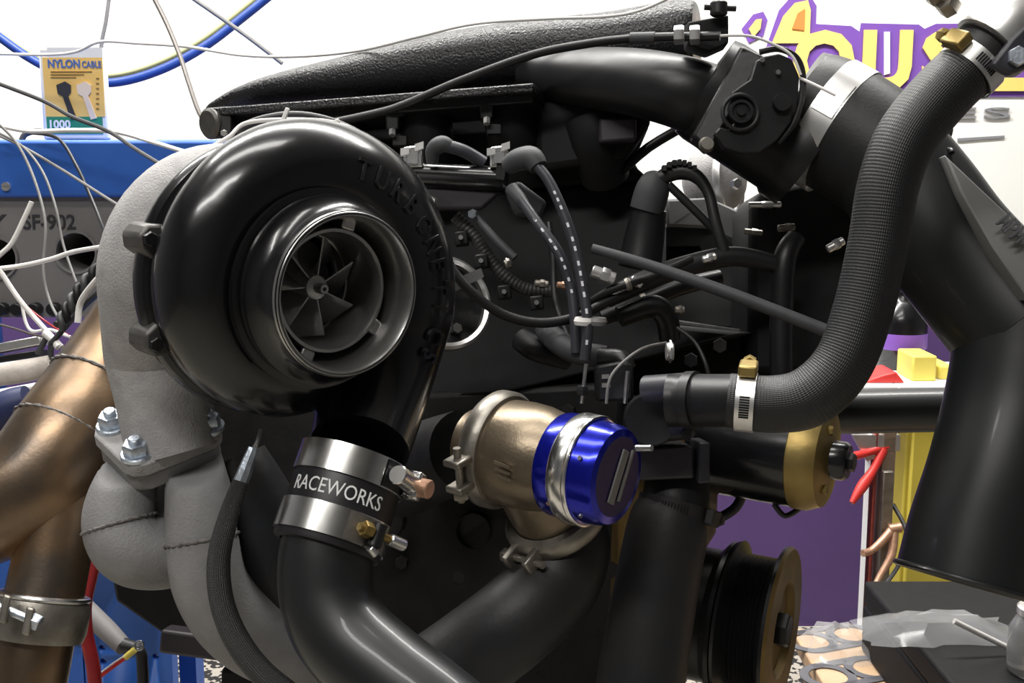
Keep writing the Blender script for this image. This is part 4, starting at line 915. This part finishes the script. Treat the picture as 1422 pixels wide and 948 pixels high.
# wires draped over the compressor
hose('white cable along the compressor cover top, painting its rim highlight', [(196, 258, 1.13, 3), (240, 236, 1.08, 3), (290, 206, 1.06, 3), (318, 190, 1.06, 3), (345, 170, 1.07, 3), (420, 166, 1.06, 3), (470, 172, 1.05, 3), (520, 196, 1.055, 4), (560, 230, 1.07, 5), (580, 262, 1.09, 5)], 'white_cable', 'cable', 'cable', 10)  # white line doubles as the highlight painted along the back plate rim
hose('dark cable looping above the compressor cover', [(330, 196, 1.09, 4), (345, 172, 1.09, 5), (400, 160, 1.09, 6), (455, 166, 1.08, 5), (510, 190, 1.08, 4), (556, 222, 1.10, 4), (600, 282, 1.125, 4)], 'black_cable', 'cable', 'cable', 10)
for px, py, r, tl in ((462, 172, 0.5, 'white cable tie where the cables cross over the compressor'), (485, 190, -0.7, 'white cable tie slanting down the compressor shoulder'), (396, 160, 1.2, 'upright white cable tie on the dark loop above the compressor')):
    c = P(px, py, 1.045)
    MB().box(c, C3(math.cos(r), math.sin(r), 0), C3(-math.sin(r), math.cos(r), 0), FW, 0.014, 0.004, 0.003).build('cable_tie', 'white_cable', label=tl, cat='cable tie', group='ties over the compressor', bevel=0.0008)
MB().slab([(190, 248, 1.13), (214, 240, 1.13), (236, 250, 1.13), (212, 262, 1.13), (194, 266, 1.13)], 0.02).build('sensor_plug', 'black_satin', label='small black sensor plug on top of the turbine housing', cat='plug', bevel=0.003)

# ------------------------------------------------------------------ dyno on the left
DY = on_plane_y(0, 300, 1.95)
def at(x, y, Y=1.95): return on_plane_y(x, y, Y)
dy = thing('dyno_console', 'blue topped grey dynamometer console with round ports', 'machine', (at(60, 300).x, 2.15, 0))
zt = at(0, 194).z; zm = at(0, 274).z; zl = at(0, 442).z
x0 = at(-260, 200).x; x1 = at(330, 200).x
MB().wbox(x0, x1, 1.95, 2.45, zm, zt).build('top_shell', 'blue_paint', dy, bevel=0.006)
fpn = MB().wbox(x0 + 0.01, x1 - 0.01, 1.965, 2.43, zl, zm).build('front_panel', 'console_grey', dy, smooth=0)
cut(fpn, [MB().cyl(at(px, py, 1.965) + V((0, -0.02, 0)), at(px, py, 1.965) + V((0, 0.17, 0)), 0.0325, 36) for px, py in ((106, 350), (-4, 358))])
for xx in (x0 + 0.03, x1 - 0.34):
    MB().wbox(xx, xx + 0.05, 2.2, 2.25, 0, zl).build('leg', 'blue_paint', dy)
    MB().wbox(xx, xx + 0.05, 2.38, 2.43, 0, zl).build('leg', 'blue_paint', dy)
for px, py in ((106, 350), (-4, 358)):
    c = at(px, py, 1.965)
    rg = MB().lathe([(0.032, -0.002), (0.033, 0.004), (0.037, 0.005), (0.0385, 0)], c, (0, -1, 0), 40).build('port_ring', 'grey_cable', dy)
    MB().lathe([(0.0325, -0.168), (0.030, -0.165), (0.0001, -0.165)], c, (0, -1, 0), 36).build('port', 'console_grey', rg)
for px in (6, 28, 52, 78):
    c = at(px, 428, 1.965)
    MB().cyl(c, c + V((0, -0.02, 0)), 0.011, 18, 0.002).build('knob', 'black_satin', dy)
a = at(33, 318, 1.965); b2 = at(104, 298, 1.965)
text_in_rect(MB(), 'SF-902', V((a.x, 1.964, a.z)), (1, 0, 0), (0, 0, 1), b2.x - a.x, b2.z - a.z, 0.002, 0.012).build('model_text', 'print_black', dy, smooth=0)
a = at(-14, 318, 1.965); b2 = at(8, 298, 1.965)
text_in_rect(MB(), 'Y', V((a.x, 1.964, a.z)), (1, 0, 0), (0, 0, 1), b2.x - a.x, b2.z - a.z, 0.002, 0.012).build('model_text', 'print_black', dy, smooth=0)
c = at(9, 259); s_ = MB()
s_.cyl(c + V((0, 0.001, 0)), c + V((0, -0.0018, 0)), 0.0075, 18)
for sg_ in (-1, 1):
    s_.prism([c + V((0.0072 * math.cos(a_), -0.0045, sg_ * (0.0011 + 0.0062 * math.sin(a_)))) for a_ in [math.pi * k_ / 8 for k_ in range(9)]], (0, 0.0035, 0))
s_.build('shell_screw', 'aluminium', dy)
# packet of nylon cable ties standing on the console
pk = thing('cable_tie_packet', 'orange and green printed packet of nylon cable ties on the console', 'packet', at(103, 192, 2.05))
PY = 2.05
def pr(xa, ya, xb, yb, matn, name, lift):
    a = at(xa, yb, PY); b2 = at(xb, ya, PY)
    return MB().wbox(a.x, b2.x, PY - lift, PY - lift + 0.0015, a.z, b2.z).build(name, matn, pk, smooth=0)
a = at(60, 194, PY); b2 = at(143, 66, PY)
MB().wbox(a.x, b2.x, PY + 0.001, PY + 0.022, a.z, b2.z).build('bag', 'print_white', pk, bevel=0.004)
pr(64, 80, 142, 162, 'card_orange', 'printed_panel', 0.001); pr(66, 162, 142, 186, 'print_green', 'printed_panel', 0.001)
pr(66, 66, 142, 80, 'print_white', 'printed_panel', 0.001)
def ptext(body, xa, ya, xb, yb, matn, off=0.0):
    a = at(xa, yb, PY); b2 = at(xb, ya, PY)
    text_in_rect(MB(), body, V((a.x, PY - 0.003, a.z)), (1, 0, 0), (0, 0, 1), b2.x - a.x, b2.z - a.z, 0.001, off).build('printed_words', matn, pk, smooth=0)
ptext('NYLON', 68, 83, 111, 94, 'print_blue', 0.03); ptext('CABLE', 115, 85, 141, 94, 'print_blue', 0.02); ptext('1000', 71, 167, 98, 178, 'print_white', 0.03)
for k in range(3): pr(71, 99 + k * 4, 128 - k * 11, 100.5 + k * 4, 'print_brown', 'small_print', 0.0025)
for k in range(7): pr(134, 108 + k * 7, 138, 110 + k * 7, 'print_brown', 'small_print', 0.0025)
def tie_icon(dx, matn):
    pl = [(78, 118), (90, 113), (98, 118), (98, 128), (94, 133), (106, 164), (98, 166), (87, 134), (80, 130)]
    MB().prism([at(x + dx, y, PY - 0.004) for x, y in pl], (0, 0.002, 0)).build('tie_picture', matn, pk, smooth=0)
tie_icon(0, 'print_black'); tie_icon(28, 'pale_tie')
MB().tube([(30, 195, 2.15, 4), (36, 186, 2.15, 4), (55, 182, 2.15, 4), (80, 188, 2.15, 4), (84, 196, 2.15, 4)], 10, 5).build('coiled_wire', 'dark_cable', label='dark wire loop lying on the console beside the packet', cat='wire')
# ------------------------------------------------------------------ cables on the left
def cable(lab, pts, r, matn, name='cable', segs=8, group=None):
    return MB().tube([p + (r,) for p in pts], segs, 8).build(name, matn, label=lab, cat='cable' if 'hose' not in name else 'hose', group=group)
cable('long white cable sagging over the plenum along its top edge', [(-20, 74, 1.9), (60, 76, 1.88), (105, 72, 1.85), (140, 58, 1.8), (190, 60, 1.75), (260, 65, 1.68), (340, 77, 1.6), (420, 78, 1.47), (500, 70, 1.385), (580, 51, 1.345), (660, 33, 1.325), (760, 26, 1.305), (840, 23, 1.29), (890, 14, 1.28), (940, -8, 1.27)], 2.2, 'white_cable')
cable('grey cable slanting down the white wall behind the plenum end', [(262, -6, 2.2), (300, 20, 2.2), (345, 52, 2.2), (392, 88, 2.2)], 3.0, 'grey_cable')
cable('brownish cable hanging straight down to the plenum end plug', [(212, -6, 1.7), (232, 34, 1.66), (250, 78, 1.6), (262, 115, 1.55), (276, 155, 1.48), (290, 175, 1.42)], 3.4, 'tan_cable')
cable('grey cable dropping behind the cable tie packet', [(152, -6, 2.3), (147, 30, 2.3), (141, 62, 2.3), (139, 110, 2.3)], 2.8, 'grey_cable')
hs = [(392, -20, 2.5), (340, 22, 2.5), (285, 64, 2.5), (230, 94, 2.5), (175, 112, 2.5), (130, 114, 2.5), (80, 100, 2.5), (40, 80, 2.5), (0, 52, 2.5), (-30, 28, 2.5)]
cable('bright blue air hose hanging in a loop on the white wall', hs, 6.2, 'blue_hose', 'air_hose', 14)
cable('pale yellow hose following the blue air hose loop', [(x - 3, y - 10, d + 0.02) for x, y, d in hs], 4.0, 'pale_yellow_hose', 'air_hose', 12)
cable('black wire slanting across the packet and down to the turbine', [(-10, 113, 1.8), (60, 140, 1.78), (100, 162, 1.75), (150, 182, 1.7), (190, 208, 1.6), (236, 236, 1.4)], 3.0, 'dark_cable', 'wire')
cable('pale grey wire crossing the blue console top toward the turbine', [(-10, 172, 1.85), (40, 182, 1.85), (100, 181, 1.82), (160, 183, 1.78), (215, 198, 1.68), (262, 212, 1.55), (290, 215, 1.45)], 3.2, 'white_cable', 'wire')
cable('thin grey wire from the console edge down past the model number', [(-6, 168, 1.8), (24, 200, 1.8), (48, 250, 1.78), (63, 310, 1.76), (60, 375, 1.75), (70, 420, 1.74), (90, 455, 1.7)], 2.0, 'grey_cable', 'wire')
cable('thin grey wire passing in front of the round port', [(-6, 182, 1.82), (32, 204, 1.82), (60, 240, 1.8), (78, 290, 1.78), (88, 340, 1.77), (106, 392, 1.75)], 1.8, 'grey_cable', 'wire')
cable('grey wire slanting down across the blue shell to the turbine', [(-6, 186, 1.9), (32, 204, 1.88), (90, 238, 1.82), (150, 276, 1.7), (190, 300, 1.5)], 2.2, 'grey_cable', 'wire')
cable('black wire bowing down the console front beside the turbine', [(40, 184, 1.89), (80, 192, 1.88), (105, 228, 1.86), (128, 278, 1.84), (148, 326, 1.78), (165, 350, 1.6)], 2.4, 'black_cable', 'wire')
cable('stiff white cable bent in a zigzag in front of the console', [(44, 280, 1.6), (34, 302, 1.6), (16, 338, 1.6), (-6, 362, 1.6), (6, 385, 1.6), (30, 420, 1.6), (56, 450, 1.6), (86, 482, 1.58)], 3.6, 'white_cable')
cable('white cable running across the round port to the turbine', [(-10, 374, 1.65), (30, 369, 1.65), (70, 360, 1.64), (105, 349, 1.6), (160, 340, 1.4)], 3.4, 'white_cable')
cable('white cable curling out from under the turbine housing', [(150, 372, 1.45), (128, 396, 1.48), (112, 420, 1.5), (108, 448, 1.5)], 4.5, 'white_cable')
cable('white wire folding back at the foot of the zigzag cable', [(30, 420, 1.62), (36, 448, 1.615), (46, 460, 1.612), (70, 458, 1.612), (98, 468, 1.60)], 2.4, 'white_cable', 'wire')
cable('thin tan wire entering the bundle under the console', [(-10, 448, 1.7), (20, 456, 1.68), (48, 465, 1.65), (70, 468, 1.62)], 1.6, 'tan_cable', 'wire')
cable('thin red wire in the bundle under the console', [(30, 420, 1.68), (50, 436, 1.66), (72, 452, 1.64), (96, 466, 1.6)], 1.4, 'red_rubber', 'wire')
tw = thing('twisted_loom', 'twisted black loom running down beside the turbine housing', 'loom', P(85, 455, 1.58))
for k in range(2):
    rows = []
    for i in range(25):
        f = i / 24; x = 146 - 62 * f - 8 * math.sin(f * 3); y = 362 + 92 * f; a = f * 22 + k * math.pi
        rows.append((x + 4.5 * math.cos(a), y + 3 * math.cos(a), 1.55 + 0.0045 * math.sin(a), 5.2))
    MB().tube(rows, 10, 2).build('strand', 'dark_cable' if k else 'rubber', tw)
cable('black cable beside the twisted loom', [(150, 395, 1.5), (120, 422, 1.55), (96, 448, 1.58), (70, 478, 1.58)], 4.0, 'black_cable')
for k, (xa, ya, xb, yb) in enumerate(((66, 466, 52, 492), (72, 468, 70, 496))):
    cable('slanting stub of cut black cable under the bundle' if k == 0 else 'upright stub of cut black cable under the bundle', [(xa, ya, 1.6), ((xa + xb) / 2, (ya + yb) / 2, 1.6), (xb, yb, 1.6)], 4.0, 'dark_cable', 'cable_stub', 10, 'cut cable stubs')
cable('cluster of white tape binding the cable bundle', [(62, 462, 1.59), (74, 472, 1.585), (82, 482, 1.58)], 5.5, 'white_cable', 'tape_wrap', 10)
strip(-40, 492, 1.72, 64, 472, 1.70, 0.014, 0.03).build('silver_bar', 'aluminium', label='flat silver bar under the dynamometer console', cat='bar', bevel=0.002)
strip(-40, 506, 1.715, 60, 490, 1.70, 0.010, 0.03).build('dark_rail', 'black_satin', label='dark rail just under the silver bar', cat='bar', bevel=0.002)
MB().tube([(-40, 526, 1.62, 16), (0, 520, 1.61, 16), (40, 514, 1.6, 16), (72, 506, 1.6, 14)], 20, 5).build('wrapped_pipe', 'heat_wrap', label='pipe in pale heat wrap behind the bronze downpipe', cat='pipe')
MB().tube([(-40, 552, 1.55, 7), (0, 547, 1.55, 7), (60, 536, 1.55, 7)], 14, 5).build('white_conduit', 'white_cable', label='thin white conduit below the heat wrapped pipe', cat='pipe')
MB().tube([(-60, 640, 1.45, 26), (-30, 600, 1.45, 26), (10, 568, 1.45, 26), (40, 556, 1.45, 22)], 20, 6).build('navy_hose', 'navy_rubber', label='dark blue hose disappearing behind the bronze downpipe', cat='hose')

# ------------------------------------------------------------------ blue dyno stand, lower left
bs_ = thing('dyno_stand', 'blue sheet steel dynamometer stand with punched holes on the floor', 'stand', (P(100, 900, 1.85).x, P(100, 900, 1.85).y, 0))
xa = P(-150, 900, 1.85).x; xb = P(238, 900, 1.85).x; ys = P(100, 900, 1.85).y; zt = P(100, 700, 1.85).z
xs0 = P(114, 900, 1.85).x; xs1 = xs0 + 0.0025
MB().wbox(xa, xs0, ys, ys + 0.03, 0.0, zt).build('front_sheet', 'blue_paint', bs_)
fsh = MB().wbox(xs1, xb, ys, ys + 0.03, 0.0, zt).build('front_sheet', 'blue_paint', bs_)
HOLES = ((141, 900), (143, 919), (216, 912), (140, 860))
cut(fsh, [MB().cyl(on_plane_y(px, py, ys) + V((0, -0.02, 0)), on_plane_y(px, py, ys) + V((0, 0.05, 0)), 0.0055, 16) for px, py in HOLES])
MB().wbox(xa, xb, ys + 0.03, ys + 0.25, zt - 0.05, zt - 0.02).build('top_sheet', 'blue_paint', bs_)
for xx in (xa + 0.02, xb - 0.05):
    MB().wbox(xx, xx + 0.03, ys + 0.2, ys + 0.25, 0, zt - 0.05).build('rear_leg', 'blue_paint', bs_)
MB().wbox(xs0 - 0.02, xs1 + 0.02, ys + 0.03, ys + 0.036, 0.0, zt - 0.05).build('joint_strip', 'blue_paint', bs_, smooth=0)
for px, py in ((108, 844), (108, 884), (10, 752)):
    c = on_plane_y(px, py, ys)
    MB().hexa(c, (0, -1, 0), 0.010, 0.010).build('bolt_head', 'zinc', bs_)
# manifold shadow put in as a black block, then mount rail and sump
MB().slab([(150, 775, 1.42), (265, 775, 1.40), (345, 880, 1.38), (345, 925, 1.38), (225, 880, 1.42), (160, 835, 1.43)], 0.14).build('manifold_shade_block', 'black_matt', label='black block standing in for the shadow below the manifold', cat='shade block', bevel=0.006)
strip(228, 886, 1.36, 420, 912, 1.34, 0.028, 0.03).build('mount_rail', 'plum_black', label='dark rail at the foot of the black shade block', cat='rail', bevel=0.004)
MB().slab([(306, 928, 1.435), (470, 928, 1.395), (470, 1050, 1.395), (306, 1050, 1.435)], 0.10).build('oil_pan', 'grime_black', label='black oil pan beyond the braided oil line', cat='oil pan', bevel=0.006)
cable('thick red cable hanging in front of the blue stand', [(134, 770, 1.5), (126, 800, 1.5), (118, 840, 1.5), (120, 880, 1.5), (130, 930, 1.5), (134, 990, 1.5)], 9.5, 'red_rubber', 'battery_cable', 14)
MB().tube([(118, 846, 1.66, 15), (150, 876, 1.64, 14), (172, 898, 1.62, 12)], 18, 4).build('grey_tube', 'console_grey', label='short light grey tube behind the red cable', cat='tube')
MB().tube([(172, 896, 1.615, 11), (194, 904, 1.61, 8), (198, 930, 1.61, 8), (200, 990, 1.61, 8)], 14, 6).build('drain_hose', 'black_cable', label='thin black hose dropping beside the yellow terminal', cat='hose')
tm = thing('wire_terminal', 'red and white wire with yellow crimp terminal by the red cable', 'wire', P(180, 930, 1.55))
MB().tube([(138, 940, 1.55, 2.6), (158, 925, 1.55, 2.6), (176, 912, 1.55, 2.6)], 8, 4).build('wire', 'red_plastic', tm)
MB().tube([(137, 936, 1.549, 1.2), (157, 921, 1.548, 1.2), (175, 909, 1.548, 1.2)], 8, 4).build('white_stripe', 'white_cable', tm)
MB().tube([(174, 913, 1.55, 4.5), (187, 902, 1.55, 4.5)], 12, 1).build('crimp_sleeve', 'yellow_box', tm)
MB().torus(P(193, 896, 1.55), C3(0.3, 0.2, 1), 0.0055, 0.0016, 18, 6).build('ring_lug', 'steel', tm)

# ------------------------------------------------------------------ bench and clutter on the right
def on_z(x, y, z):
    k = FW + RT * ((x - CX) / F) - UP * ((y - CY) / F)
    return CAM + k * ((z - CAM.z) / k.z)
ZB = 0.55
e0 = on_z(1098, 872, ZB); 
bn = thing('low_bench', 'low bench with a wooden top cluttered with gaskets', 'bench', (1.0, 1.6, 0))
MB().wbox(e0.x, 1.55, 1.25, e0.y, ZB - 0.025, ZB).build('bench_top', 'wood', bn, bevel=0.003)
for xx in (e0.x + 0.02, 1.48):
    for yy in (1.27, e0.y - 0.07):
        MB().wbox(xx, xx + 0.05, yy, yy + 0.05, 0, ZB - 0.025).build('leg', 'brown', bn)
tx = on_z(1222, 940, ZB)
bt = thing('black_tool_case', 'flat black tool case lying on the low bench', 'case', (tx.x + 0.25, 1.68, ZB))
MB().wbox(tx.x, tx.x + 0.55, 1.42, 1.80, ZB, ZB + 0.08).build('case_base', 'black_matt', bt, bevel=0.006)
MB().wbox(tx.x, tx.x + 0.55, 1.42, 1.80, ZB + 0.082, ZB + 0.12).build('case_lid', 'black_matt', bt, bevel=0.006)
def flat_gasket(cx, cy, z, lab):
    mb = MB(); 
    for k in range(2):
        mb.lathe([(0.030, 0), (0.030, 0.002), (0.044, 0.002), (0.044, 0), (0.030, 0)], (cx + k * 0.078, cy + k * 0.03, z), (0, 0, 1), 28)
    for k in range(2):
        mb.box((cx + 0.039 - 0.012 + k * 0.02, cy + 0.015 + 0.035 - k * 0.07, z + 0.001), (0.078, 0.03, 0), (-0.03, 0.078, 0), (0, 0, 1), 0.09, 0.016, 0.002)
    return mb.build('paper_gasket', 'gasket_grey', label=lab, cat='gasket', smooth=0)
g0 = on_z(1150, 940, ZB); flat_gasket(g0.x, g0.y, ZB + 0.0005, 'grey gasket with two round holes lying on the wooden bench')
g0 = on_z(1118, 895, ZB); flat_gasket(g0.x + 0.012, g0.y + 0.01, ZB + 0.0005, 'second grey gasket further back on the wooden bench')
# crumpled clear bag
def bag(cx, cy, z, sx, sy, h, lab, seed):
    random.seed(seed); mb = MB(); n = 9
    top = []
    for i in range(n):
        for j in range(n):
            u = i / (n - 1) - 0.5; v = j / (n - 1) - 0.5
            e = (1 - (2 * abs(u)) ** 3) * (1 - (2 * abs(v)) ** 3)
            top.append(V((cx + u * sx + random.uniform(-.006, .006), cy + v * sy + random.uniform(-.006, .006), z + 0.001 + h * e * random.uniform(0.55, 1.0))))
    mb.v += top
    for i in range(n - 1):
        for j in range(n - 1):
            a = i * n + j; mb.f.append((a, a + n, a + n + 1, a + 1))
    return mb.build('plastic_bag', 'film', label=lab, cat='bag', smooth=25)
g0 = on_z(1160, 872, ZB + 0.03); bag(g0.x, g0.y - 0.02, ZB, 0.10, 0.12, 0.05, 'crumpled clear plastic bag on the wooden bench', 3)
g0 = on_z(1300, 870, ZB + 0.13); bag(g0.x, g0.y, ZB + 0.121, 0.22, 0.10, 0.03, 'crumpled clear plastic sleeve on the black tool case', 5)
MB().cyl(on_z(1325, 862, ZB + 0.17), on_z(1412, 905, ZB + 0.125), 0.004, 10).build('white_rod', 'white_cable', label='thin white rod lying across the plastic sleeve', cat='rod')
g0 = on_z(1425, 905, ZB + 0.15)
jr = thing('glass_jar', 'rounded clear glass jar standing on the tool case edge', 'jar', g0)
MB().lathe([(0.03, 0), (0.036, 0.004), (0.038, 0.02), (0.038, 0.06), (0.03, 0.075), (0.026, 0.08)], (g0.x + 0.015, g0.y, ZB + 0.12), (0, 0, 1), 32).build('glass', 'clear_plastic', jr)
MB().cyl((g0.x + 0.015, g0.y, ZB + 0.2), (g0.x + 0.015, g0.y, ZB + 0.215), 0.029, 28, 0.003).build('lid', 'aluminium', jr)
# tall yellow cabinet and clamp rack behind
CYB = 2.35
def cb(x, y): return on_plane_y(x, y, CYB)
yc = thing('yellow_cabinet', 'tall yellow steel cabinet behind the intercooler pipe', 'cabinet', (cb(1320, 600).x, CYB + 0.2, 0))
xl = cb(1253, 560).x
MB().wbox(xl + 0.012, xl + 0.55, CYB, CYB + 0.07, 0.02, cb(1300, 540).z).build('carcass', 'yellow_paint', yc, bevel=0.004)
MB().wbox(xl + 0.02, xl + 0.53, CYB - 0.015, CYB, 0.06, cb(1300, 548).z).build('door', 'yellow_paint', yc, bevel=0.004)
MB().wbox(xl - 0.02, xl + 0.57, CYB - 0.03, CYB + 0.26, cb(1300, 540).z, cb(1300, 532).z).build('worktop', 'print_white', yc, bevel=0.003)
MB().wbox(xl - 0.16, xl - 0.02, CYB - 0.03, CYB + 0.26, cb(1300, 540).z, cb(1300, 532).z).build('worktop_end', 'print_white', yc, bevel=0.003)
zt = cb(1300, 532).z
def on_top(xa, xb, yt, yb_, dep, matn, name, lab, cat, dy=0.0):
    a = on_plane_y(xa, yb_, CYB + dy); b2 = on_plane_y(xb, yt, CYB + dy)
    return MB().wbox(a.x, b2.x, CYB + dy, CYB + dy + dep, zt, b2.z).build(name, matn, label=lab, cat=cat, bevel=0.004)
on_top(1266, 1302, 494, 532, 0.10, 'yellow_box', 'yellow_box', 'plain yellow box standing on the white cabinet top', 'box', 0.02)
on_top(1303, 1326, 508, 532, 0.10, 'yellow_box', 'small_yellow_box', 'smaller yellow box tucked beside the plain yellow box', 'box', 0.04)
a = on_plane_y(1196, 532, CYB); b2 = on_plane_y(1258, 516, CYB)
MB().prism([(a.x, CYB, zt), (b2.x, CYB, zt), (b2.x - 0.02, CYB, b2.z), (a.x + 0.05, CYB, b2.z - 0.005)], (0, 0.09, 0)).build('red_case', 'red_plastic', label='low red plastic case lying on the white cabinet top', cat='case', bevel=0.004)
bo = thing('black_bottle', 'shiny black bottle with a purple label on the cabinet top', 'bottle', (on_plane_y(1252, 470, CYB + 0.19).x, CYB + 0.19, zt))
bc = cb(1250, 530); bz = V((on_plane_y(1252, 470, CYB + 0.19).x, CYB + 0.19, zt)); hh = (on_plane_y(1250, 395, CYB + 0.19).z - zt)
MB().lathe([(0.0001, 0), (0.050, 0), (0.054, 0.006), (0.054, hh * 0.55), (0.050, hh * 0.66), (0.030, hh * 0.80), (0.022, hh * 0.86), (0.022, hh * 0.92)], bz, (0, 0, 1), 36).build('bottle_body', 'black_gloss', bo)
MB().lathe([(0.0545, hh * 0.24), (0.0548, hh * 0.25), (0.0548, hh * 0.42), (0.0545, hh * 0.43)], bz, (0, 0, 1), 36).build('label_band', 'sign_purple', bo)
MB().cyl(bz + V((0, 0, hh * 0.9)), bz + V((0, 0, hh * 1.02)), 0.026, 24, 0.003).build('cap', 'black_satin', bo)
# clamp rack: post with red edge and hanging clamps
RY = 2.2
def rp_(x, y): return on_plane_y(x, y, RY)
rk = thing('clamp_rack', 'narrow wooden clamp rack with red and white edge beside the yellow cabinet', 'rack', (rp_(1230, 700).x, RY, 0))
def post(xa, xb, yt, matn, name, dy, th):
    a = on_plane_y(xa, 700, RY + dy); b2 = on_plane_y(xb, yt, RY + dy)
    MB().wbox(a.x, b2.x, RY + dy, RY + dy + th, 0, b2.z).build(name, matn, rk, bevel=0.002)
post(1222, 1246, 598, 'brown', 'back_board', 0.0, 0.03)
post(1211, 1221, 600, 'red_dull', 'red_edge', 0.0, 0.03)
post(1206, 1210, 600, 'print_white', 'white_edge', 0.0, 0.03)
post(1225, 1242, 655, 'clamp_steel', 'slider_bar', -0.02, 0.015)
a = rp_(1185, 604); b2 = rp_(1250, 598)
MB().prism([rp_(1184, 604), rp_(1250, 604), rp_(1250, 625), rp_(1204, 640)], (0, 0.02, 0)).build('top_plate', 'aluminium', rk)
def spring_clamp(pts1, pts2, lab, mt):
    t = thing('spring_clamp', lab, 'clamp', P(*pts1[-1][:3]))
    MB().tube(pts1, 12, 5).build('handle', mt, t); MB().tube(pts2, 12, 5).build('handle', mt, t)
    c = pts1[0]; MB().cyl(P(c[0] - 4, c[1], c[2]), P(c[0] + 14, c[1] - 3, c[2]), 0.010, 14, 0.002).build('pivot', mt, t)
spring_clamp([(1222, 622, 2.270, 7), (1205, 628, 2.260, 5), (1190, 632, 2.250, 6), (1172, 634, 2.240, 4)], [(1226, 624, 2.270, 8), (1214, 650, 2.260, 6), (1198, 674, 2.250, 8), (1183, 698, 2.240, 4)], 'red handled spring clamp gripping the top of the rack', 'red_plastic')
spring_clamp([(1238, 735, 2.260, 6), (1226, 750, 2.250, 6), (1210, 764, 2.240, 5), (1198, 768, 2.230, 5)], [(1242, 735, 2.260, 6), (1238, 770, 2.250, 6), (1222, 800, 2.240, 5), (1212, 822, 2.230, 5)], 'worn brownish spring clamp hanging lower on the rack', 'copper')
cable('dark cord hanging down the lower clamp rack', [(1240, 700, 2.300), (1259, 740, 2.262), (1250, 780, 2.255), (1228, 815, 2.230), (1216, 845, 2.230)], 3.0, 'dark_cable', 'cord')
# ------------------------------------------------------------------ extra dark plumbing on the engine side
hn = thing('injector_harness', 'black injector harness with small plugs between ring and plug leads', 'harness', P(680, 440, 1.3))
MB().tube([(632, 300, 1.27, 9), (660, 330, 1.27, 9), (690, 372, 1.27, 9), (728, 400, 1.27, 9), (775, 404, 1.27, 9)], 12, 6).build('loom', 'corrugated', hn)
for px, py in ((640, 330), (668, 362), (700, 405), (745, 420), (655, 395)):
    b0 = MB().slab([(px - 10, py - 9, 1.25), (px + 9, py - 11, 1.25), (px + 11, py + 9, 1.25), (px - 9, py + 11, 1.25)], 0.025).build('plug', 'black_satin', hn, bevel=0.002)
    MB().hexa(P(px, py, 1.248), C3(0, 0, 1), 0.003, 0.004).build('plug_screw', 'steel', b0)
hose('black coolant tube bending below the slanting rod', [(930, 470, 1.25, 15), (925, 440, 1.24, 16), (905, 425, 1.235, 16), (860, 440, 1.23, 15)], 'black_satin')
hose('upright black breather tube beside the front bracket', [(1085, 520, 1.24, 16), (1085, 440, 1.24, 16), (1090, 360, 1.24, 16), (1105, 330, 1.25, 14)], 'black_satin')
hose('thin grey wire looping over the engine near the thermostat housing', [(842, 560, 1.10, 2.2), (850, 520, 1.098, 2.2), (888, 486, 1.11, 2.2), (925, 476, 1.15, 2.2)], 'grey_cable', 'wire', 'wire')
hose('black dipstick tube rising behind the printed plug leads', [(790, 470, 1.22, 5), (772, 420, 1.24, 5), (768, 360, 1.26, 5), (762, 310, 1.28, 5)], 'black_satin', 'dipstick_tube', 'tube')
